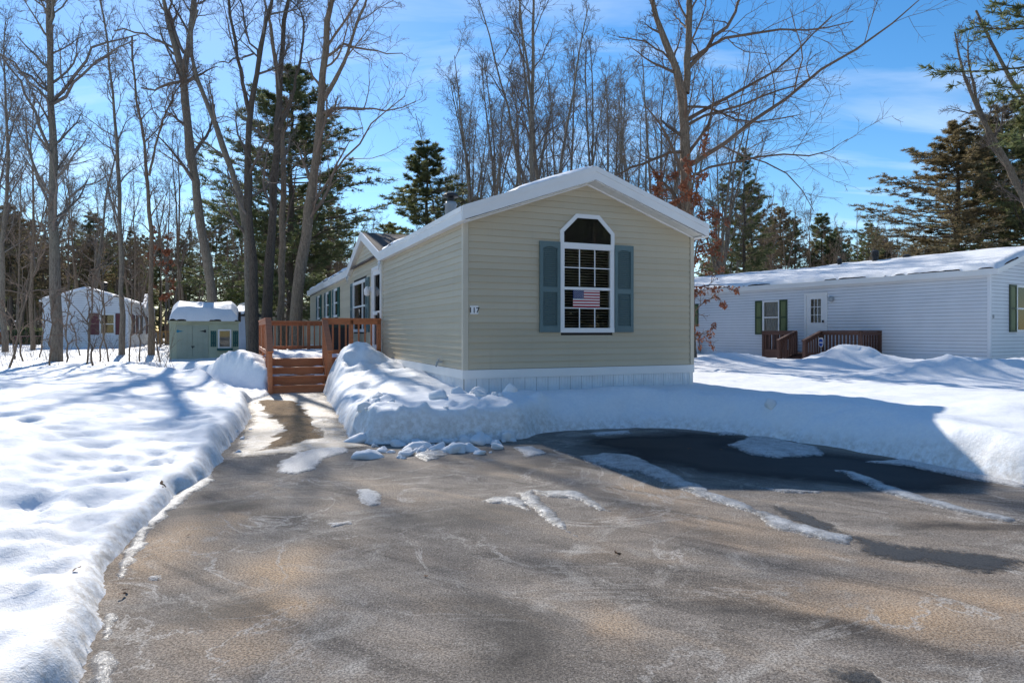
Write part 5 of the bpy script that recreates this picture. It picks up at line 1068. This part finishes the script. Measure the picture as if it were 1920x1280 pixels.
# the wood behind the beige home
gB = 'bare trees behind the beige home'; rr = R_(77)
for (x, d, k, s, l) in [(1000, 29, 0, 1.08, 'stoutest upright trunk behind the ridge of the beige home'), (1022, 31, 4, 1.1, 'many stemmed tree right of the stoutest trunk behind the ridge'), (900, 36, 2, 1.0, 'several stemmed bare tree behind the left roof slope'), (945, 38, 1, .95, 'forked bare tree between the flue and the ridge'), (860, 42, 4, .95, 'thin stemmed bare tree directly above the flue'), (1110, 36, 1, .95, 'straight bare tree behind the gable peak'), (1165, 38, 3, 1.15, 'slanting bare tree left of the oak'), (1225, 34, 4, .92, 'bare tree just left of the oak trunk'), (1330, 36, 2, 1.0, 'bare thicket tree right of the oak trunk'), (1055, 44, 4, 1.1, None), (980, 47, 1, 1.1, None), (1190, 46, 2, 1.2, None), (1260, 45, 4, 1.1, None), (1360, 44, 4, .85, 'slim stems rising between the oak and the right pine'), (835, 50, 1, .9, None), (1075, 40, 0, 1.0, None), (970, 41, 0, .95, None), (915, 44, 1, 1.05, None), (1150, 42, 1, 1.05, None), (1240, 40, 0, .95, None), (1345, 48, 0, .9, None), (875, 46, 2, 1.0, None), (1100, 56, 4, 1.2, None), (1030, 52, 2, 1.2, None), (930, 54, 4, 1.15, None), (1140, 50, 0, 1.15, None), (1210, 52, 1, 1.15, None), (880, 56, 0, 1.1, None), (1300, 50, 1, 1.0, None), (780, 48, 3, .8, 'small bare tree before the dark pine left of the flue'), (700, 55, 3, .8, 'distant bare tree above the cross gable of the beige home'), (660, 50, 4, .6, 'slim bare tree seen above the rear roof of the beige home')]:
    bare(k, *at_px(x, d), s, rr.uniform(0, 6), l or 'faint bare tree deep in the wood behind the beige home', gB)
for i in range(8): pine(int(rr.integers(0, 3)), *at_px(rr.uniform(680, 1320), rr.uniform(60, 85)), rr.uniform(.55, .75), rr.uniform(0, 6), 'pine low in the wood behind the beige home', 'pines behind the beige home', ('needle', 'needle2')[i % 2])
# left wood
gL = 'trees of the wood at the left'
for (x, d, k, s, l, tw) in [(10, 30, 0, .85, 'dark upright trunk at the far left edge', 'twig'), (62, 33, 3, 1.0, 'crooked dark tree between the left edge and the tall grey trunk', 'twig2'), (345, 40, 1, .8, 'forked dark tree behind the green shed', 'twig2'), (165, 46, 1, .9, 'bare tree behind the peak of the far white home', 'twig'), (255, 50, 4, .85, None, 'twig2'), (315, 47, 2, .85, None, 'twig'), (130, 52, 0, .8, None, 'twig2'), (30, 48, 2, .9, None, 'twig2'), (-40, 40, 1, .9, None, 'twig'), (75, 56, 4, .9, None, 'twig'), (205, 60, 2, .95, None, 'twig2'), (430, 46, 3, .8, 'thin bare tree between the leaning trunk and the deck cluster', 'twig2'), (590, 48, 3, .7, 'thin bare tree right of the deck cluster', 'twig')]+[(rr.uniform(-60, 640), rr.uniform(44, 74), int(rr.integers(1, 5)), rr.uniform(.55, .8), None, 'twig2') for _ in range(26)]:
    bare(k, *at_px(x, d), s, rr.uniform(0, 6), l or 'thin bare tree deep in the wood at the left', gL, tw)
for (x, d, k, s, m_, l) in [(20, 52, 3, .62, 'needle2', 'brownish pine at the far left edge'), (95, 58, 1, .72, 'needle2', 'brownish pine right behind the tall grey trunk'), (175, 60, 2, .92, 'needle', 'dark pine behind the peak of the far white home'), (245, 66, 1, .68, 'needle2', None), (300, 62, 2, .78, 'needle', None), (355, 64, 1, .66, 'needle2', None), (405, 58, 0, .70, 'needle', 'green pine behind the leaning trunk and shed'), (455, 62, 1, .8, 'needle', None), (140, 72, 1, .8, 'needle', None), (60, 70, 0, .8, 'needle2', None), (510, 55, 2, .9, 'needle', 'green pine behind the deck cluster')]+[(rr.uniform(-60, 640), rr.uniform(54, 90), int(rr.integers(0, 4)), rr.uniform(.55, .85), ('needle', 'needle2')[i % 2], None) for i in range(22)]:
    pine(k, *at_px(x, d), s, rr.uniform(0, 6), l or 'pine deep in the wood at the left', gL, m_)
for (x, d, k, s, m_) in [(1440, 74, 2, 1.0, 'needle'), (1590, 80, 1, .75, 'needle2'), (1690, 84, 0, .55, 'needle'), (1750, 60, 2, .7, 'needle2'), (1410, 58, 2, 1.1, 'needle2'), (1465, 66, 0, .85, 'needle2'), (1565, 76, 2, 1.0, 'needle'), (1615, 72, 1, .72, 'needle'), (1665, 78, 2, .9, 'needle2'), (1355, 54, 1, .8, 'needle'), (1710, 72, 2, .8, 'needle')]+[(rr.uniform(1340, 1800), rr.uniform(62, 92), int(rr.integers(0, 3)), rr.uniform(.5, .75), ('needle', 'needle2')[i % 2]) for i in range(14)]: pine(k, *at_px(x, d), s, rr.uniform(0, 6), 'distant pine of the tree line above the right home', 'far tree line above the right home', m_)
for (x, d, k, s) in [(1520, 56, 3, .95), (1610, 60, 4, .72), (1470, 50, 2, .72), (1560, 70, 1, .7), (1700, 66, 4, .6), (1420, 52, 4, .75)]+[(rr.uniform(1380, 1760), rr.uniform(50, 80), int(rr.integers(1, 5)), rr.uniform(.45, .68)) for _ in range(14)]: bare(k, *at_px(x, d), s, rr.uniform(0, 6), 'bare tree of the tree line above the right home', 'far tree line above the right home', 'twig2')
# wood far off, one mass
fv, nv, ov = [], [], []
tr1, nd1 = proto_pine(801, H=13, r0=.2, W_=3.4, z0=.1, whorl=1.2, dens=.45, tuft=.55, tw=.10, needles=3); tb, cb_, _ = proto_bare(802, 13, .14, 2, .14, c1=9, c2=5, c3=4, c4=0, limb=.24)
def place(V, x, y, s, a): c_, s_ = math.cos(a), math.sin(a); return np.stack([(V[:, 0]*c_-V[:, 1]*s_)*s+x, (V[:, 0]*s_+V[:, 1]*c_)*s+y, V[:, 2]*s+.1], 1)
r = R_(88)
for i in range(50):
    an = r.uniform(-.95, .95); d = r.uniform(78, 120); x, y = math.sin(an)*d*1.1, math.cos(an)*d; s = r.uniform(.6, .95)*(1.0 if an < .2 else .8); a = r.uniform(0, 6)
    if i % 5 < 3: nv.append((place(nd1[0], x, y, s, a), nd1[1])); ov.append((place(tr1[0], x, y, s, a), tr1[1]))
    else: ov.append((place(tb[0], x, y, s, a), tb[1])); ov.append((place(cb_[0], x, y, s, a), cb_[1]))
fw_ = thing('far_wood', 'far off mixed wood closing the view behind the homes', 'wood'); fw_['kind'] = 'stuff'
npmesh('branches', *join(ov), 'twig2', fw_); npmesh('needles', *join(nv), 'needle2', fw_, smooth=False)
# trees behind the camera, seen only as reflections in the panes
for i in range(26): pine(i % 3, 16+rr.uniform(0, 26)+(i > 13)*18, -24+rr.uniform(0, 21)-(i > 13)*8, 1.0, rr.uniform(0, 6), 'pine across the road, mirrored in the window panes', 'pines across the road')
for i, x in enumerate(np.linspace(-26, 34, 9)): pine(i % 2, x+rr.uniform(-2, 2), -22-rr.uniform(0, 8), .95, rr.uniform(0, 6), 'pine across the road, mirrored in the window panes', 'pines across the road')
for i, x in enumerate(np.linspace(-10, 34, 9)): bare(i % 5, x+rr.uniform(-2, 2), -9-rr.uniform(0, 6), .9, rr.uniform(0, 6), 'bare tree across the road, mirrored in the window panes', 'bare trees across the road', 'twig2')

# young oak keeping its brown leaves, behind the right corner of the beige home
d = 17.2; x0_, y0_ = at_px(1272, d); r = R_(90)
T_ = [[(x0_, y0_, -.1, .07), (x0_+.05, y0_, 2, .055), (x0_+.2, y0_+.1, 4, .035), (x0_+.5, y0_, 6.0, .012)], [(x0_, y0_, .2, .05), (x0_+.25, y0_-.1, 2.4, .035), (x0_+.7, y0_, 4.6, .01)]]
def leafcloud(r, B, n, sz):
    i = r.integers(0, len(B), n); f = r.uniform(.1, 1, n); s = f*3; k = np.minimum(s.astype(int), 2); w = (s-k)[:, None]; C = B[i, k]*(1-w)+B[i, k+1]*w+r.normal(0, .03, (n, 3))
    a = r.normal(0, 1, (n, 3)); a[:, 2] -= .7; a /= np.linalg.norm(a, axis=1, keepdims=True); b = np.cross(a, r.normal(0, 1, (n, 3))); b /= np.linalg.norm(b, axis=1, keepdims=True); L = sz*r.uniform(.6, 1.3, n)[:, None]
    V = np.stack([C, C+a*L*.5+b*L*.3, C+a*L, C+a*L*.5-b*L*.3], 1).reshape(-1, 3); return V, np.arange(len(V)).reshape(-1, 4)
tr, cr, B = bare_mesh(r, T_, 12, 6, 5, 0, .22, .12, .02, ang=(.8, 1.4), H=6.5)
lt = add_tree('young_oak_tree', tr, cr, 'young oak holding rusty brown leaves beside the beige home', 'bark2', 'twig2'); npmesh('dead_leaves', *leafcloud(r, B[r.permutation(len(B))[:300]], 3800, .085), 'deadleaf', lt, smooth=False)
x0_, y0_ = at_px(1250, 21); T_ = [[(x0_, y0_, -.1, .06), (x0_+.1, y0_, 3, .045), (x0_, y0_+.1, 6.5, .015)]]
tr, cr, B = bare_mesh(r, T_, 12, 6, 5, 0, .17, .4, .0, ang=(.9, 1.4), H=6.5); lt = add_tree('young_oak_tree', tr, cr, 'young oak with rusty leaves peeking over the right roof slope', 'bark2', 'twig2'); npmesh('dead_leaves', *leafcloud(r, B[r.permutation(len(B))[:200]], 1900, .09), 'deadleaf', lt, smooth=False)
x0_, y0_ = at_px(300, 40); T_ = [[(x0_, y0_, -.1, .06), (x0_+.1, y0_, 3, .045), (x0_, y0_+.1, 7.5, .015)]]
tr, cr, B = bare_mesh(r, T_, 14, 6, 5, 0, .22, .4, .0, ang=(1.0, 1.5), H=7.5); lt = add_tree('young_oak_tree', tr, cr, 'young tree with orange brown leaves behind the green shed', 'bark2', 'twig2'); npmesh('dead_leaves', *leafcloud(r, B[r.permutation(len(B))[:160]], 1500, .13), 'deadleaf', lt, smooth=False)
# saplings and brush in the snow at the left
SAP = [(30, 668, 22), (43, 665, 20), (75, 668, 24), (95, 668, 18), (128, 676, 20), (163, 675, 19), (186, 668, 22), (205, 660, 24), (243, 665, 23), (262, 660, 25), (300, 668, 22), (150, 660, 26), (15, 680, 17), (178, 682, 17.5)]
for k, (a, b, d) in enumerate(SAP):
    r = R_(900+k); x, y = at_px(a, d); H = r.uniform(2.2, 5); ln = r.normal(0, .35); T_ = [[(x, y, .1, .028), (x+ln*.4+r.normal(0, .1), y, H*.35, .022), (x+ln+r.normal(0, .15), y+r.normal(0, .2), H*.7, .014), (x+ln*1.3, y, H, .005)]]
    tr, cr, _ = bare_mesh(r, T_, 9, 4, 3, 0, .25, .2, .06, H=H); add_tree('sapling', tr, cr, 'thin bare sapling in the snow around the tall grey trunk at left', 'bark2', 'twig2', group='saplings at the left')
r = R_(950); P_ = []
for k in range(170):
    a = r.uniform(-20, 330); d = r.uniform(17, 30); x, y = at_px(a, d); z = .25; H = r.uniform(.4, 1.5); v = r.normal(0, .35, 2); n_ = 4
    P_.append([(x+v[0]*H*t+r.normal(0, .02), y+v[1]*H*t, z+H*t) for t in np.linspace(0, 1, n_)])
P_ = np.array(P_); Rr = np.full((len(P_), 4), .006)*np.linspace(1, .4, 4); q1 = tubes(P_, Rr, 3); C, Cr = grow(r, P_, Rr, 4, .2, 1, (.4, .9), .5, 3, .2, .05, .003, .6, .5); br_ = npmesh('brush', *join([q1, tubes(C, Cr, 3)]), 'twig2'); tag(br_, 'thin dry brush stems poking through the snow at left', 'brush', kind='stuff')
# evergreen hedge and orange shrub far left
def shrub(label, x, y, rx, ry, h, n, mat, sz, seed, name='shrub'):
    r = R_(seed); g = r.normal(0, 1, (n, 3)); g /= np.linalg.norm(g, axis=1, keepdims=True); g *= r.uniform(.5, 1, (n, 1))**.5; C = g*np.array([rx, ry, h*.5])+np.array([0, 0, h*.5]); a = r.normal(0, 1, (n, 3)); a /= np.linalg.norm(a, axis=1, keepdims=True); b = np.cross(a, r.normal(0, 1, (n, 3))); b /= np.linalg.norm(b, axis=1, keepdims=True)
    V = np.stack([C, C+a*sz*.5+b*sz*.25, C+a*sz, C+a*sz*.5-b*sz*.25], 1).reshape(-1, 3); t = thing(name, label, 'shrub', (x, y, .25)); npmesh('foliage', V, np.arange(len(V)).reshape(-1, 4), mat, t, smooth=False)
    P2 = np.array([[(0, 0, -.1), (u*.3*rx, v*.3*ry, h*.4), (u*.7*rx, v*.7*ry, h*.8)] for u, v in r.normal(0, .6, (8, 2))]); npmesh('stem', *tubes(P2, np.full((8, 3), .02), 4), 'bark2', t)
x, y = at_px(52, 46); shrub('dark green hedge left of the far white home', x, y, 1.3, .8, 1.3, 1500, 'needle', .25, 31, 'hedge')
x, y = at_px(3, 46); shrub('orange leaved shrub at the far left edge', x, y, .5, .5, 1.0, 500, 'orange', .18, 32)
x, y = at_px(445, 44); shrub('yellow green bush behind the roof of the green shed', x, y, 1.3, 1.0, 4.2, 1800, paint('yellow_green_leaf', (.16, .17, .04), .6, .3, 3), .28, 33)
# dead leaves and twigs on the snow and asphalt
lv = None; r = R_(970)
for k, (a, b, z) in enumerate([(312, 918, .08), (308, 928, .05), (228, 1105, .01), (234, 1112, .01), (357, 905, .05), (804, 1078, .01), (1166, 1037, .01), (355, 1001, .01), (136, 998, .3), (1005, 745, .45), (1480, 785, .3), (1355, 775, .4), (1290, 783, .35)]):
    x, y = gpx(a, b, z); z = max(sh(x, y), .004)+.004; s = r.uniform(.6, 1.2)*(.9 if k < 2 else .55)
    q = MB(); pts = [(0, 0, 0), (.02, .012, .006), (.035, .03, .01), (.06, .025, .006), (.07, .04, .012), (.045, .05, .004), (.02, .04, .008), (.0, .03, .0)]
    q.hexa([(u*s, v*s, w*s) for u, v, w in pts], [(u*s, v*s, w*s+.0015) for u, v, w in pts]); o = q.build('dead_leaf', 'drygrass'); o.location = (x, y, z); o.rotation_euler = (r.uniform(-.4, .4), r.uniform(-.4, .4), r.uniform(0, 6))
    tag(o, 'curled brown leaf on the icy rim left of the driveway' if k < 2 else ('bit of dead leaf on the driveway asphalt' if 2 <= k < 8 else 'bit of dead leaf lying on the snow bank'), 'leaf', 'dead leaves')
